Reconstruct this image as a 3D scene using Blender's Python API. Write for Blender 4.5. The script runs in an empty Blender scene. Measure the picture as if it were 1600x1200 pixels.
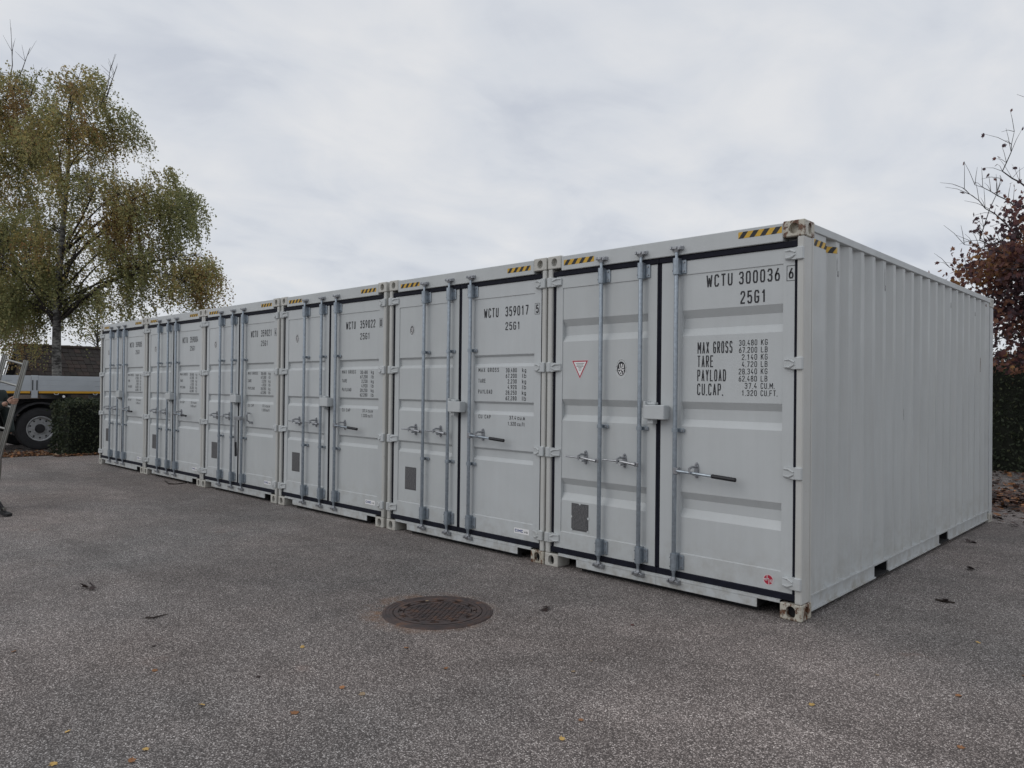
import bpy, math, random
from mathutils import Vector, Matrix, noise as mnoise

rad = math.radians
scene = bpy.context.scene
COL = scene.collection

# ------------------------------------------------------------------ camera
CAM = Vector((2.1745, -5.2942, 1.6448))
YAW, PITCH, ROLL = -0.762823, 0.0072835, 0.0114082
Fw = Vector((math.cos(PITCH) * math.sin(YAW), math.cos(PITCH) * math.cos(YAW), math.sin(PITCH)))
Rt = Vector((math.cos(YAW), -math.sin(YAW), 0.0))
Up = Rt.cross(Fw)
R2 = Rt * math.cos(ROLL) + Up * math.sin(ROLL)
U2 = -Rt * math.sin(ROLL) + Up * math.cos(ROLL)
cam = bpy.data.cameras.new("camera")
cam.sensor_width = 36.0
cam.lens = 1163.717 / 1600 * 36.0
cam.clip_start = 0.05
cam.clip_end = 3000
camo = bpy.data.objects.new("camera", cam)
COL.objects.link(camo)
camo.matrix_world = Matrix(((R2.x, U2.x, -Fw.x, CAM.x), (R2.y, U2.y, -Fw.y, CAM.y), (R2.z, U2.z, -Fw.z, CAM.z), (0, 0, 0, 1)))
scene.camera = camo

# ------------------------------------------------------------------ sky, sun, exposure
SUN_EL, SUN_AZ = rad(38), rad(205)      # azimuth: clockwise from +Y
world = bpy.data.worlds.new("World")
scene.world = world
world.use_nodes = True
wt = world.node_tree
wt.nodes.clear()


def wn(t, **k):
    n = wt.nodes.new(t)
    for a, b in k.items():
        setattr(n, a, b)
    return n


w_out = wn("ShaderNodeOutputWorld")
w_sky = wn("ShaderNodeTexSky", sky_type='NISHITA', sun_disc=False)
w_sky.sun_elevation = SUN_EL
w_sky.sun_rotation = SUN_AZ
w_skybg = wn("ShaderNodeBackground")
w_skybg.inputs[1].default_value = 0.06
wt.links.new(w_sky.outputs[0], w_skybg.inputs[0])
w_tc = wn("ShaderNodeTexCoord")
w_sep = wn("ShaderNodeSeparateXYZ")
wt.links.new(w_tc.outputs["Generated"], w_sep.inputs[0])
w_add = wn("ShaderNodeMath", operation='ADD')
w_add.inputs[1].default_value = 0.22
w_abs = wn("ShaderNodeMath", operation='ABSOLUTE')
wt.links.new(w_sep.outputs[2], w_abs.inputs[0])
wt.links.new(w_abs.outputs[0], w_add.inputs[0])
w_dx = wn("ShaderNodeMath", operation='DIVIDE')
w_dy = wn("ShaderNodeMath", operation='DIVIDE')
wt.links.new(w_sep.outputs[0], w_dx.inputs[0])
wt.links.new(w_add.outputs[0], w_dx.inputs[1])
wt.links.new(w_sep.outputs[1], w_dy.inputs[0])
wt.links.new(w_add.outputs[0], w_dy.inputs[1])
w_com = wn("ShaderNodeCombineXYZ")
wt.links.new(w_dx.outputs[0], w_com.inputs[0])
wt.links.new(w_dy.outputs[0], w_com.inputs[1])
w_n1 = wn("ShaderNodeTexNoise")
w_n1.inputs["Scale"].default_value = 1.7
w_n1.inputs["Detail"].default_value = 7.0
w_n1.inputs["Roughness"].default_value = 0.5
w_n1.inputs["Distortion"].default_value = 0.25
wt.links.new(w_com.outputs[0], w_n1.inputs["Vector"])
w_map = wn("ShaderNodeMapping")
w_map.inputs["Scale"].default_value = (1.0, 0.7, 1.0)
w_map.inputs["Rotation"].default_value = (0, 0, rad(-35))
wt.links.new(w_com.outputs[0], w_map.inputs[0])
w_n2 = wn("ShaderNodeTexNoise")
w_n2.inputs["Scale"].default_value = 3.6
w_n2.inputs["Detail"].default_value = 6.0
w_n2.inputs["Roughness"].default_value = 0.55
w_n2.inputs["Distortion"].default_value = 0.5
wt.links.new(w_map.outputs[0], w_n2.inputs["Vector"])
w_mixn = wn("ShaderNodeMath", operation='MULTIPLY_ADD')
w_mixn.inputs[1].default_value = 0.42
wt.links.new(w_n2.outputs[0], w_mixn.inputs[0])
w_half = wn("ShaderNodeMath", operation='MULTIPLY')
w_half.inputs[1].default_value = 0.58
wt.links.new(w_n1.outputs[0], w_half.inputs[0])
wt.links.new(w_half.outputs[0], w_mixn.inputs[2])
w_ramp = wn("ShaderNodeValToRGB")
e = w_ramp.color_ramp.elements
e[0].position, e[0].color = 0.37, (0.595, 0.630, 0.700, 1)
e[1].position, e[1].color = 0.60, (0.790, 0.800, 0.822, 1)
m_ = w_ramp.color_ramp.elements.new(0.47)
m_.color = (0.695, 0.724, 0.775, 1)
wt.links.new(w_mixn.outputs[0], w_ramp.inputs[0])
w_cloud = wn("ShaderNodeBackground")
w_cloud.inputs[1].default_value = 0.97
wt.links.new(w_ramp.outputs[0], w_cloud.inputs[0])
w_mix = wn("ShaderNodeMixShader")
w_mix.inputs[0].default_value = 0.92
wt.links.new(w_skybg.outputs[0], w_mix.inputs[1])
wt.links.new(w_cloud.outputs[0], w_mix.inputs[2])
wt.links.new(w_mix.outputs[0], w_out.inputs[0])

sun = bpy.data.lights.new("sun", 'SUN')
sun.energy = 0.5
sun.angle = rad(40)
sun.color = (1.0, 0.96, 0.9)
suno = bpy.data.objects.new("sun", sun)
COL.objects.link(suno)
sd = Vector((math.sin(SUN_AZ) * math.cos(SUN_EL), math.cos(SUN_AZ) * math.cos(SUN_EL), math.sin(SUN_EL)))
suno.rotation_euler = sd.to_track_quat('Z', 'Y').to_euler()
suno.location = sd * 60

vs = scene.view_settings
vs.view_transform = 'Standard'
vs.look = 'None'
vs.exposure = 0.06
vs.gamma = 1.0
vs.use_curve_mapping = False
scene.cycles.max_bounces = 5
scene.cycles.diffuse_bounces = 3
scene.cycles.transmission_bounces = 3
scene.cycles.use_denoising = True


# ------------------------------------------------------------------ materials
MATS = {}


class NT:
    def __init__(self, name):
        self.m = bpy.data.materials.new(name)
        self.m.use_nodes = True
        self.t = self.m.node_tree
        self.b = self.t.nodes["Principled BSDF"]
        MATS[name] = self.m

    def n(self, ty, **k):
        nd = self.t.nodes.new(ty)
        for a, b in k.items():
            if a.startswith("i_"):
                nd.inputs[a[2:]].default_value = b
            else:
                setattr(nd, a, b)
        return nd

    def l(self, a, b):
        self.t.links.new(a, b)

    def pos(self, scale=(1, 1, 1)):
        g = self.n("ShaderNodeNewGeometry")
        mp = self.n("ShaderNodeMapping")
        mp.inputs["Scale"].default_value = scale
        self.l(g.outputs["Position"], mp.inputs[0])
        return mp.outputs[0]

    def noise(self, scale, detail=3, rough=0.5, vec=None, dist=0.0):
        nd = self.n("ShaderNodeTexNoise", i_Scale=scale, i_Detail=detail, i_Roughness=rough, i_Distortion=dist)
        self.l(vec if vec is not None else self.pos(), nd.inputs["Vector"])
        return nd.outputs[0]

    def ramp(self, fac, *stops):
        r = self.n("ShaderNodeValToRGB")
        el = r.color_ramp.elements
        while len(el) < len(stops):
            el.new(0.5)
        for e_, (p, c) in zip(el, stops):
            e_.position = p
            e_.color = (c, c, c, 1) if isinstance(c, (int, float)) else (*c, 1)
        self.l(fac, r.inputs[0])
        return r.outputs[0]

    def mix(self, fac, a, b, mode='MIX'):
        x = self.n("ShaderNodeMix", data_type='RGBA', blend_type=mode)
        for s, v in ((0, fac), (6, a), (7, b)):
            if isinstance(v, (int, float)):
                x.inputs[s].default_value = v
            elif isinstance(v, tuple):
                x.inputs[s].default_value = (*v, 1)
            else:
                self.l(v, x.inputs[s])
        return x.outputs[2]

    def math(self, op, a, b=None):
        x = self.n("ShaderNodeMath", operation=op)
        for s, v in ((0, a), (1, b)):
            if v is None:
                continue
            if isinstance(v, (int, float)):
                x.inputs[s].default_value = v
            else:
                self.l(v, x.inputs[s])
        return x.outputs[0]

    def bump(self, h, strength=0.2, dist=0.01):
        x = self.n("ShaderNodeBump", i_Strength=strength, i_Distance=dist)
        self.l(h, x.inputs["Height"])
        self.l(x.outputs[0], self.b.inputs["Normal"])

    def set(self, color=None, rough=0.5, metal=0.0, spec=None):
        if color is not None:
            if isinstance(color, tuple):
                self.b.inputs["Base Color"].default_value = (*color, 1)
            else:
                self.l(color, self.b.inputs["Base Color"])
        if isinstance(rough, (int, float)):
            self.b.inputs["Roughness"].default_value = rough
        else:
            self.l(rough, self.b.inputs["Roughness"])
        self.b.inputs["Metallic"].default_value = metal
        if spec is not None:
            self.b.inputs["Specular IOR Level"].default_value = spec
        return self.m


def simple(name, color, rough=0.5, metal=0.0, var=0.15, scale=6.0, spec=None):
    k = NT(name)
    f = k.ramp(k.noise(scale, 5, 0.6), (0.3, 1 - var), (0.7, 1 + var))
    c = k.mix(1.0, color, f, 'MULTIPLY')
    return k.set(c, rough, metal, spec)


def paint(name, base, warm=0.0, rust=0.0, streak=0.035):
    k = NT(name)
    info = k.n("ShaderNodeObjectInfo")
    big = k.ramp(k.noise(1.3, 4, 0.6), (0.3, 0.955), (0.7, 1.03))
    st = k.ramp(k.noise(1.0, 5, 0.65, k.pos((9, 9, 0.55))), (0.35, 1.0 - streak), (0.62, 1.0))
    c = k.mix(1.0, base, big, 'MULTIPLY')
    c = k.mix(1.0, c, st, 'MULTIPLY')
    c = k.mix(1.0, c, k.ramp(info.outputs["Random"], (0.0, (0.965, 0.965, 0.96)), (1.0, (1.02, 1.02, 1.025))), 'MULTIPLY')
    # grime that has washed down near the foot of the steel
    g = k.n("ShaderNodeNewGeometry")
    sp = k.n("ShaderNodeSeparateXYZ")
    k.l(g.outputs["Position"], sp.inputs[0])
    low = k.ramp(sp.outputs[2], (0.02, 0.75), (0.16, 0.38), (0.55, 0.0))
    gm = k.math('MULTIPLY', low, k.ramp(k.noise(9, 5, 0.65), (0.42, 0.0), (0.72, 1.0)))
    c = k.mix(gm, c, (0.25, 0.22, 0.17))
    if warm:
        wm = k.ramp(k.noise(5, 6, 0.7, k.pos((1.5, 1.5, 0.35))), (0.42, 0.0), (0.75, warm))
        c = k.mix(wm, c, (0.36, 0.29, 0.21))
    if rust:
        rm = k.ramp(k.noise(14, 8, 0.75, k.pos((1, 1, 0.7)), 0.4), (0.66 - rust * 0.3, 0.0), (0.70 - rust * 0.3, 1.0))
        rc = k.ramp(k.noise(70, 4), (0.3, (0.05, 0.022, 0.014)), (0.7, (0.20, 0.10, 0.055)))
        c = k.mix(rm, c, rc)
    k.bump(k.math('ADD', k.math('MULTIPLY', k.noise(2.4, 3, 0.5), 1.0), k.math('MULTIPLY', k.noise(240, 2), 0.02)), 0.35, 0.016)
    r = k.ramp(k.noise(4, 4), (0.3, 0.38), (0.7, 0.55))
    return k.set(c, r, 0.0, 0.4)


PAINT = paint("grey_paint", (0.525, 0.550, 0.558), warm=0.03)
SIDEP = paint("side_paint", (0.515, 0.535, 0.535), warm=0.08, streak=0.07)
POSTP = paint("post_paint", (0.54, 0.545, 0.525), warm=0.16, rust=0.02)
CASTP = paint("casting_paint", (0.54, 0.535, 0.50), warm=0.22, rust=0.10)
CASTR = paint("rusty_casting_paint", (0.55, 0.53, 0.46), warm=0.55, rust=0.53)
RUBBER = simple("black_rubber", (0.008, 0.009, 0.017), 0.7, 0, 0.3, 20, 0.2)
GALV = simple("galvanised_steel", (0.34, 0.385, 0.43), 0.42, 0.75, 0.18, 30)
BRIGHT = simple("zinc_steel", (0.36, 0.37, 0.39), 0.36, 0.8, 0.2, 40)
GRIP = simple("black_grip", (0.010, 0.010, 0.014), 0.5, 0, 0.2)
INK = simple("black_lettering", (0.018, 0.019, 0.024), 0.6, 0, 0.6, 45)
INKG = simple("faded_lettering", (0.035, 0.037, 0.042), 0.6, 0, 0.4, 90)
WHITE = simple("white_print", (0.80, 0.80, 0.80), 0.45, 0, 0.05)
RED = simple("red_print", (0.42, 0.02, 0.05), 0.45, 0, 0.1)
PINK = simple("pale_print", (0.62, 0.55, 0.56), 0.45, 0, 0.05)
PALE = simple("clear_film", (0.56, 0.58, 0.585), 0.4, 0, 0.03)
BLUE = simple("blue_print", (0.02, 0.05, 0.22), 0.45, 0, 0.1)
PLATE = simple("data_plate_metal", (0.105, 0.105, 0.11), 0.45, 0.3, 0.2, 60)
PLATEL = simple("data_plate_lines", (0.20, 0.20, 0.205), 0.4, 0.3, 0.2, 60)
YELLOW = simple("hazard_yellow", (0.60, 0.36, 0.03), 0.5, 0, 0.15, 30)
SCUFF = simple("scuffed_primer", (0.20, 0.20, 0.20), 0.8, 0, 0.4, 60)
RUSTM = simple("rust_scar", (0.13, 0.07, 0.045), 0.85, 0, 0.4, 50)
SHADE = simple("void_shade", (0.01, 0.01, 0.011), 0.9)  # near-black that paints shade into holes, recesses and the underside
IRON = None

k = NT("iron")
f = k.noise(9, 6, 0.65)
c = k.ramp(f, (0.36, (0.050, 0.040, 0.040)), (0.54, (0.078, 0.054, 0.049)), (0.68, (0.15, 0.078, 0.048)))
k.bump(k.noise(180, 3), 0.25, 0.003)
IRON = k.set(c, 0.62, 0.25)


# asphalt
k = NT("asphalt")
P = k.pos()
warp = k.n("ShaderNodeTexVoronoi", feature='F1', i_Scale=150.0)
k.l(P, warp.inputs["Vector"])
sepc = k.n("ShaderNodeSeparateColor")
k.l(warp.outputs["Color"], sepc.inputs[0])
stone = k.ramp(sepc.outputs[0], (0.0, (0.066, 0.060, 0.058)), (0.40, (0.162, 0.149, 0.143)), (0.74, (0.31, 0.288, 0.276)), (0.93, (0.46, 0.44, 0.425)), (1.0, (0.70, 0.68, 0.66)))
binder = k.ramp(warp.outputs["Distance"], (0.42, 0.0), (0.70, 1.0))
c = k.mix(binder, stone, (0.088, 0.081, 0.078))
v2 = k.n("ShaderNodeTexVoronoi", feature='F1', i_Scale=75.0)
k.l(P, v2.inputs["Vector"])
s2 = k.n("ShaderNodeSeparateColor")
k.l(v2.outputs["Color"], s2.inputs[0])
bigst = k.math('MULTIPLY', k.ramp(s2.outputs[1], (0.90, 0.0), (0.93, 1.0)), k.ramp(v2.outputs["Distance"], (0.26, 1.0), (0.36, 0.0)))
bsc = k.ramp(s2.outputs[2], (0.0, (0.22, 0.20, 0.19)), (0.7, (0.42, 0.40, 0.38)), (1.0, (0.66, 0.64, 0.61)))
c = k.mix(bigst, c, bsc)
blot = k.ramp(k.noise(0.42, 6, 0.62, None, 0.6), (0.28, 0.86), (0.5, 1.10), (0.70, 1.36))
c = k.mix(1.0, c, blot, 'MULTIPLY')
blot2 = k.ramp(k.noise(3.1, 5, 0.6), (0.3, 0.86), (0.7, 1.12))
c = k.mix(1.0, c, blot2, 'MULTIPLY')
tint = k.ramp(k.noise(0.23, 4, 0.6), (0.36, (1.0, 1.0, 1.0)), (0.60, (1.10, 1.02, 0.985)))
c = k.mix(1.0, c, tint, 'MULTIPLY')
# rust washed out of the drain cover
g = k.n("ShaderNodeNewGeometry")
vd = k.n("ShaderNodeVectorMath", operation='DISTANCE')
k.l(g.outputs["Position"], vd.inputs[0])
vd.inputs[1].default_value = (-2.06, -1.72, 0)
ring = k.ramp(vd.outputs["Value"], (0.39, 1.0), (0.54, 0.0))
rn = k.ramp(k.noise(6.0, 6, 0.7), (0.42, 0.0), (0.64, 1.0))
c = k.mix(k.math('MULTIPLY', k.math('MULTIPLY', ring, rn), 0.75), c, (0.26, 0.14, 0.075))
# dark oily spots and tyre-rubbed bands
os_ = k.ramp(k.noise(0.9, 6, 0.7, None, 1.2), (0.62, 0.0), (0.72, 0.34))
c = k.mix(os_, c, (0.075, 0.070, 0.070))
band = k.ramp(k.noise(1.0, 4, 0.6, k.pos((0.16, 1.1, 1)), 0.5), (0.44, 0.90), (0.60, 1.07))
c = k.mix(1.0, c, band, 'MULTIPLY')
# reddish leaf stains
ls = k.ramp(k.noise(1.9, 3, 0.5), (0.70, 0.0), (0.78, 0.35))
c = k.mix(ls, c, (0.24, 0.15, 0.12))
h = k.math('ADD', k.math('MULTIPLY', warp.outputs["Distance"], -1.0), k.math('MULTIPLY', k.noise(30, 3), 0.4))
k.bump(h, 0.55, 0.006)
ASPHALT = k.set(c, 0.86, 0, 0.25)


def leafmat(name, col, var=0.25, trans=0.45):
    k = NT(name)
    f = k.ramp(k.noise(2.6, 4, 0.6), (0.3, 1 - var), (0.7, 1 + var))
    c = k.mix(1.0, col, f, 'MULTIPLY')
    k.set(c, 0.6, 0, 0.3)
    tr = k.n("ShaderNodeBsdfTranslucent")
    k.l(c, tr.inputs[0])
    mx = k.n("ShaderNodeMixShader")
    mx.inputs[0].default_value = trans
    out = [n_ for n_ in k.t.nodes if n_.type == 'OUTPUT_MATERIAL'][0]
    k.l(k.b.outputs[0], mx.inputs[1])
    k.l(tr.outputs[0], mx.inputs[2])
    k.l(mx.outputs[0], out.inputs[0])
    return k.m


L_GREEN = leafmat("birch_green", (0.265, 0.275, 0.125))
L_OLIVE = leafmat("birch_olive", (0.375, 0.340, 0.150))
L_YELL = leafmat("birch_yellow", (0.46, 0.36, 0.14))
L_BROWN = leafmat("birch_brown", (0.34, 0.245, 0.13))
L_ORNG = leafmat("leaf_orange", (0.34, 0.19, 0.075))
L_PURP = leafmat("maple_purple", (0.095, 0.060, 0.070))
L_RED = leafmat("maple_red", (0.18, 0.085, 0.080))
L_RUST = leafmat("maple_rust", (0.26, 0.13, 0.085))
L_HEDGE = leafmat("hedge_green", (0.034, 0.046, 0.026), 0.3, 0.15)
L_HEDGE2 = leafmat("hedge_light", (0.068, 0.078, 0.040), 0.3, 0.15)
L_LIT1 = leafmat("litter_brown", (0.13, 0.07, 0.05), 0.3, 0.05)
L_LIT2 = leafmat("litter_orange", (0.30, 0.14, 0.06), 0.3, 0.05)
L_LIT3 = leafmat("litter_tan", (0.33, 0.24, 0.15), 0.3, 0.05)
L_LIT4 = leafmat("litter_dark", (0.035, 0.022, 0.020), 0.3, 0.05)
L_GOLD = leafmat("fallen_gold", (0.55, 0.36, 0.12), 0.2, 0.05)
BARKD = simple("dark_bark", (0.040, 0.033, 0.030), 0.85, 0, 0.3, 12)
k = NT("birch_bark")
f = k.ramp(k.noise(3.5, 6, 0.7, k.pos((1.2, 1.2, 3.0))), (0.42, (0.035, 0.032, 0.030)), (0.56, (0.19, 0.185, 0.175)), (0.75, (0.34, 0.33, 0.31)))
BIRCHB = k.set(f, 0.8)
CORE = simple("hedge_core", (0.010, 0.013, 0.008), 0.95)
ALU = simple("aluminium_board", (0.47, 0.50, 0.53), 0.45, 0.25, 0.06, 3)
ALUL = simple("bright_aluminium", (0.34, 0.34, 0.32), 0.28, 1.0, 0.1, 8)
ORANGE = simple("orange_reflector", (0.62, 0.33, 0.03), 0.4, 0, 0.1)
CHASSIS = simple("black_chassis", (0.016, 0.016, 0.018), 0.6, 0, 0.3)
TYRE = simple("tyre_rubber", (0.020, 0.020, 0.022), 0.8, 0, 0.3)
RIM = simple("truck_rim", (0.52, 0.53, 0.54), 0.4, 0.5, 0.15)
k = NT("roof_tile_clay")
info = k.n("ShaderNodeObjectInfo")
f = k.ramp(info.outputs["Random"], (0.0, (0.030, 0.025, 0.024)), (0.5, (0.042, 0.032, 0.029)), (1.0, (0.066, 0.044, 0.038)))
moss = k.ramp(k.noise(7, 6, 0.7), (0.5, 0.0), (0.7, 0.8))
f = k.mix(moss, f, (0.045, 0.042, 0.025))
TILE = k.set(f, 0.85)
WOODD = simple("dark_fascia", (0.05, 0.05, 0.055), 0.8, 0, 0.2)
SHEDW = simple("shed_boards", (0.09, 0.07, 0.055), 0.85, 0, 0.2)
JACKET = simple("dark_green_jacket", (0.012, 0.020, 0.019), 0.85, 0, 0.25, 20)
TROUS = simple("khaki_trousers", (0.17, 0.155, 0.135), 0.85, 0, 0.15, 15)
SKIN = simple("skin", (0.36, 0.21, 0.15), 0.5, 0, 0.1)
HAIR = simple("brown_hair", (0.05, 0.032, 0.02), 0.7, 0, 0.2)
SHOE = simple("shoe", (0.03, 0.028, 0.026), 0.7)
TWIG = simple("twig_bark", (0.035, 0.026, 0.022), 0.9)


# ------------------------------------------------------------------ mesh helpers
class MB:
    def __init__(self):
        self.v, self.f, self.mi = [], [], []

    def quad(self, a, b, c, d, m=0):
        n = len(self.v)
        self.v += [a, b, c, d]
        self.f.append((n, n + 1, n + 2, n + 3))
        self.mi.append(m)

    def poly(self, pts, m=0):
        n = len(self.v)
        self.v += list(pts)
        self.f.append(tuple(range(n, n + len(pts))))
        self.mi.append(m)

    def box(self, x0, x1, y0, y1, z0, z1, m=0, c=0.0):
        if x0 > x1: x0, x1 = x1, x0
        if y0 > y1: y0, y1 = y1, y0
        if z0 > z1: z0, z1 = z1, z0
        if c <= 0:
            n = len(self.v)
            self.v += [(x0, y0, z0), (x1, y0, z0), (x1, y1, z0), (x0, y1, z0), (x0, y0, z1), (x1, y0, z1), (x1, y1, z1), (x0, y1, z1)]
            for q in ((0, 3, 2, 1), (4, 5, 6, 7), (0, 1, 5, 4), (1, 2, 6, 5), (2, 3, 7, 6), (3, 0, 4, 7)):
                self.f.append(tuple(n + i for i in q))
                self.mi.append(m)
            return
        c = min(c, (x1 - x0) * .49, (y1 - y0) * .49, (z1 - z0) * .49)
        n = len(self.v)
        idx = {}
        for sx in (0, 1):
            for sy in (0, 1):
                for sz in (0, 1):
                    X, Y, Z = (x0, x1)[sx], (y0, y1)[sy], (z0, z1)[sz]
                    dx, dy, dz = (c, -c)[sx], (c, -c)[sy], (c, -c)[sz]
                    for ax, p in (('x', (X, Y + dy, Z + dz)), ('y', (X + dx, Y, Z + dz)), ('z', (X + dx, Y + dy, Z))):
                        idx[(ax, sx, sy, sz)] = len(self.v)
                        self.v.append(p)

        def F(*ks):
            self.f.append(tuple(idx[q] for q in ks))
            self.mi.append(m)
        for s in (0, 1):
            o = [(0, 0), (1, 0), (1, 1), (0, 1)]
            if s == 0: o = o[::-1]
            F(*[('x', s, a, b) for a, b in o])
            F(*[('y', b, s, a) for a, b in o])
            F(*[('z', a, b, s) for a, b in o])
        for s in (0, 1):
            for t in (0, 1):
                F(('x', s, t, 0), ('x', s, t, 1), ('y', s, t, 1), ('y', s, t, 0))
                F(('x', s, 0, t), ('x', s, 1, t), ('z', s, 1, t), ('z', s, 0, t))
                F(('y', 0, s, t), ('y', 1, s, t), ('z', 1, s, t), ('z', 0, s, t))
        for a in (0, 1):
            for b in (0, 1):
                for d in (0, 1):
                    F(('x', a, b, d), ('y', a, b, d), ('z', a, b, d))

    def tube(self, pts, radii, n=8, m=0, cap=True):
        pts = [Vector(p) for p in pts]
        if isinstance(radii, (int, float)):
            radii = [radii] * len(pts)
        base = len(self.v)
        prev = None
        for i, p in enumerate(pts):
            if i == 0: d = pts[1] - pts[0]
            elif i == len(pts) - 1: d = pts[-1] - pts[-2]
            else: d = pts[i + 1] - pts[i - 1]
            d = d.normalized() if d.length > 1e-9 else Vector((0, 0, 1))
            if prev is None:
                ref = Vector((0, 0, 1)) if abs(d.z) < 0.9 else Vector((1, 0, 0))
                a = d.cross(ref).normalized()
            else:
                a = (prev - d * prev.dot(d))
                a = a.normalized() if a.length > 1e-6 else d.orthogonal().normalized()
            prev = a
            b = d.cross(a)
            for j in range(n):
                t = 2 * math.pi * j / n
                self.v.append(tuple(p + (a * math.cos(t) + b * math.sin(t)) * radii[i]))
        for i in range(len(pts) - 1):
            for j in range(n):
                j2 = (j + 1) % n
                self.f.append((base + i * n + j, base + i * n + j2, base + (i + 1) * n + j2, base + (i + 1) * n + j))
                self.mi.append(m)
        if cap:
            self.f.append(tuple(base + j for j in range(n))[::-1])
            self.mi.append(m)
            e0 = base + (len(pts) - 1) * n
            self.f.append(tuple(e0 + j for j in range(n)))
            self.mi.append(m)

    def holed(self, origin, ua, va, w, h, hole, depth, nrm, m=0, md=1, corners=None):
        """rectangle w x h (or quad corners) with a hole (list of 2-D points round 0,0) recessed by depth against nrm."""
        o, ua, va, nrm = Vector(origin), Vector(ua), Vector(va), Vector(nrm)
        n = len(hole)
        cs = corners or [(-w / 2, -h / 2), (w / 2, -h / 2), (w / 2, h / 2), (-w / 2, h / 2)]

        def hit(a):
            dx, dy = math.cos(a), math.sin(a)
            best = 1e9
            for i in range(4):
                (x1, y1), (x2, y2) = cs[i], cs[(i + 1) % 4]
                ex, ey = x2 - x1, y2 - y1
                den = dx * ey - dy * ex
                if abs(den) < 1e-12: continue
                t = (x1 * ey - y1 * ex) / den
                u = (x1 * dy - y1 * dx) / den
                if t > 0 and -1e-6 <= u <= 1 + 1e-6: best = min(best, t)
            return dx * best, dy * best
        ang = [math.atan2(y, x) for x, y in hole]
        outer = [hit(a) for a in ang]
        for cx, cy in cs:      # pull nearest outer point onto the corner
            ca = math.atan2(cy, cx)
            i = min(range(n), key=lambda q: abs((ang[q] - ca + math.pi) % (2 * math.pi) - math.pi))
            outer[i] = (cx, cy)
        P3 = lambda p, dd=0.0: tuple(o + ua * p[0] + va * p[1] - nrm * dd)
        for i in range(n):
            j = (i + 1) % n
            self.quad(P3(outer[i]), P3(outer[j]), P3(hole[j]), P3(hole[i]), m)
            self.quad(P3(hole[i]), P3(hole[j]), P3(hole[j], depth), P3(hole[i], depth), m)
        self.poly([P3(p, depth) for p in hole], md)

    def mesh(self, name, mats):
        me = bpy.data.meshes.new(name)
        me.from_pydata([tuple(p) for p in self.v], [], self.f)
        for m in (mats if isinstance(mats, (list, tuple)) else [mats]):
            me.materials.append(m)
        if any(self.mi):
            me.polygons.foreach_set("material_index", self.mi)
        me.update()
        return me


def smooth(me, ang=40):
    me.polygons.foreach_set("use_smooth", [True] * len(me.polygons))
    try:
        me.set_sharp_from_angle(angle=rad(ang))
    except Exception:
        pass
    return me


CACHE = {}


def obj(name, me, parent=None, loc=None):
    o = bpy.data.objects.new(name, me)
    COL.objects.link(o)
    if parent is not None:
        o.parent = parent
    if loc is not None:
        o.location = loc
    return o


def part(name, key, mats, builder, parent, sm=False):
    if key is None or key not in CACHE:
        b = MB()
        builder(b)
        me = b.mesh(name, mats)
        if sm: smooth(me)
        if key is not None: CACHE[key] = me
    else:
        me = CACHE[key]
    return obj(name, me, parent)


def tag(o, label, cat, group=None, kind=None):
    o["label"] = label
    o["category"] = cat
    if group: o["group"] = group
    if kind: o["kind"] = kind
    return o


def empty(name, loc=(0, 0, 0), rz=0.0):
    o = bpy.data.objects.new(name, None)
    o.empty_display_size = 0.2
    COL.objects.link(o)
    o.location = loc
    o.rotation_euler = (0, 0, rz)
    return o


# ------------------------------------------------------------------ ground
b = MB()
b.quad((-900, -900, 0), (900, -900, 0), (900, 900, 0), (-900, 900, 0))
gnd = obj("ground", b.mesh("ground", ASPHALT))
gnd["kind"] = "structure"


# ------------------------------------------------------------------ lettering
def _loop(*p):
    return list(p) + [p[0]]


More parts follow.
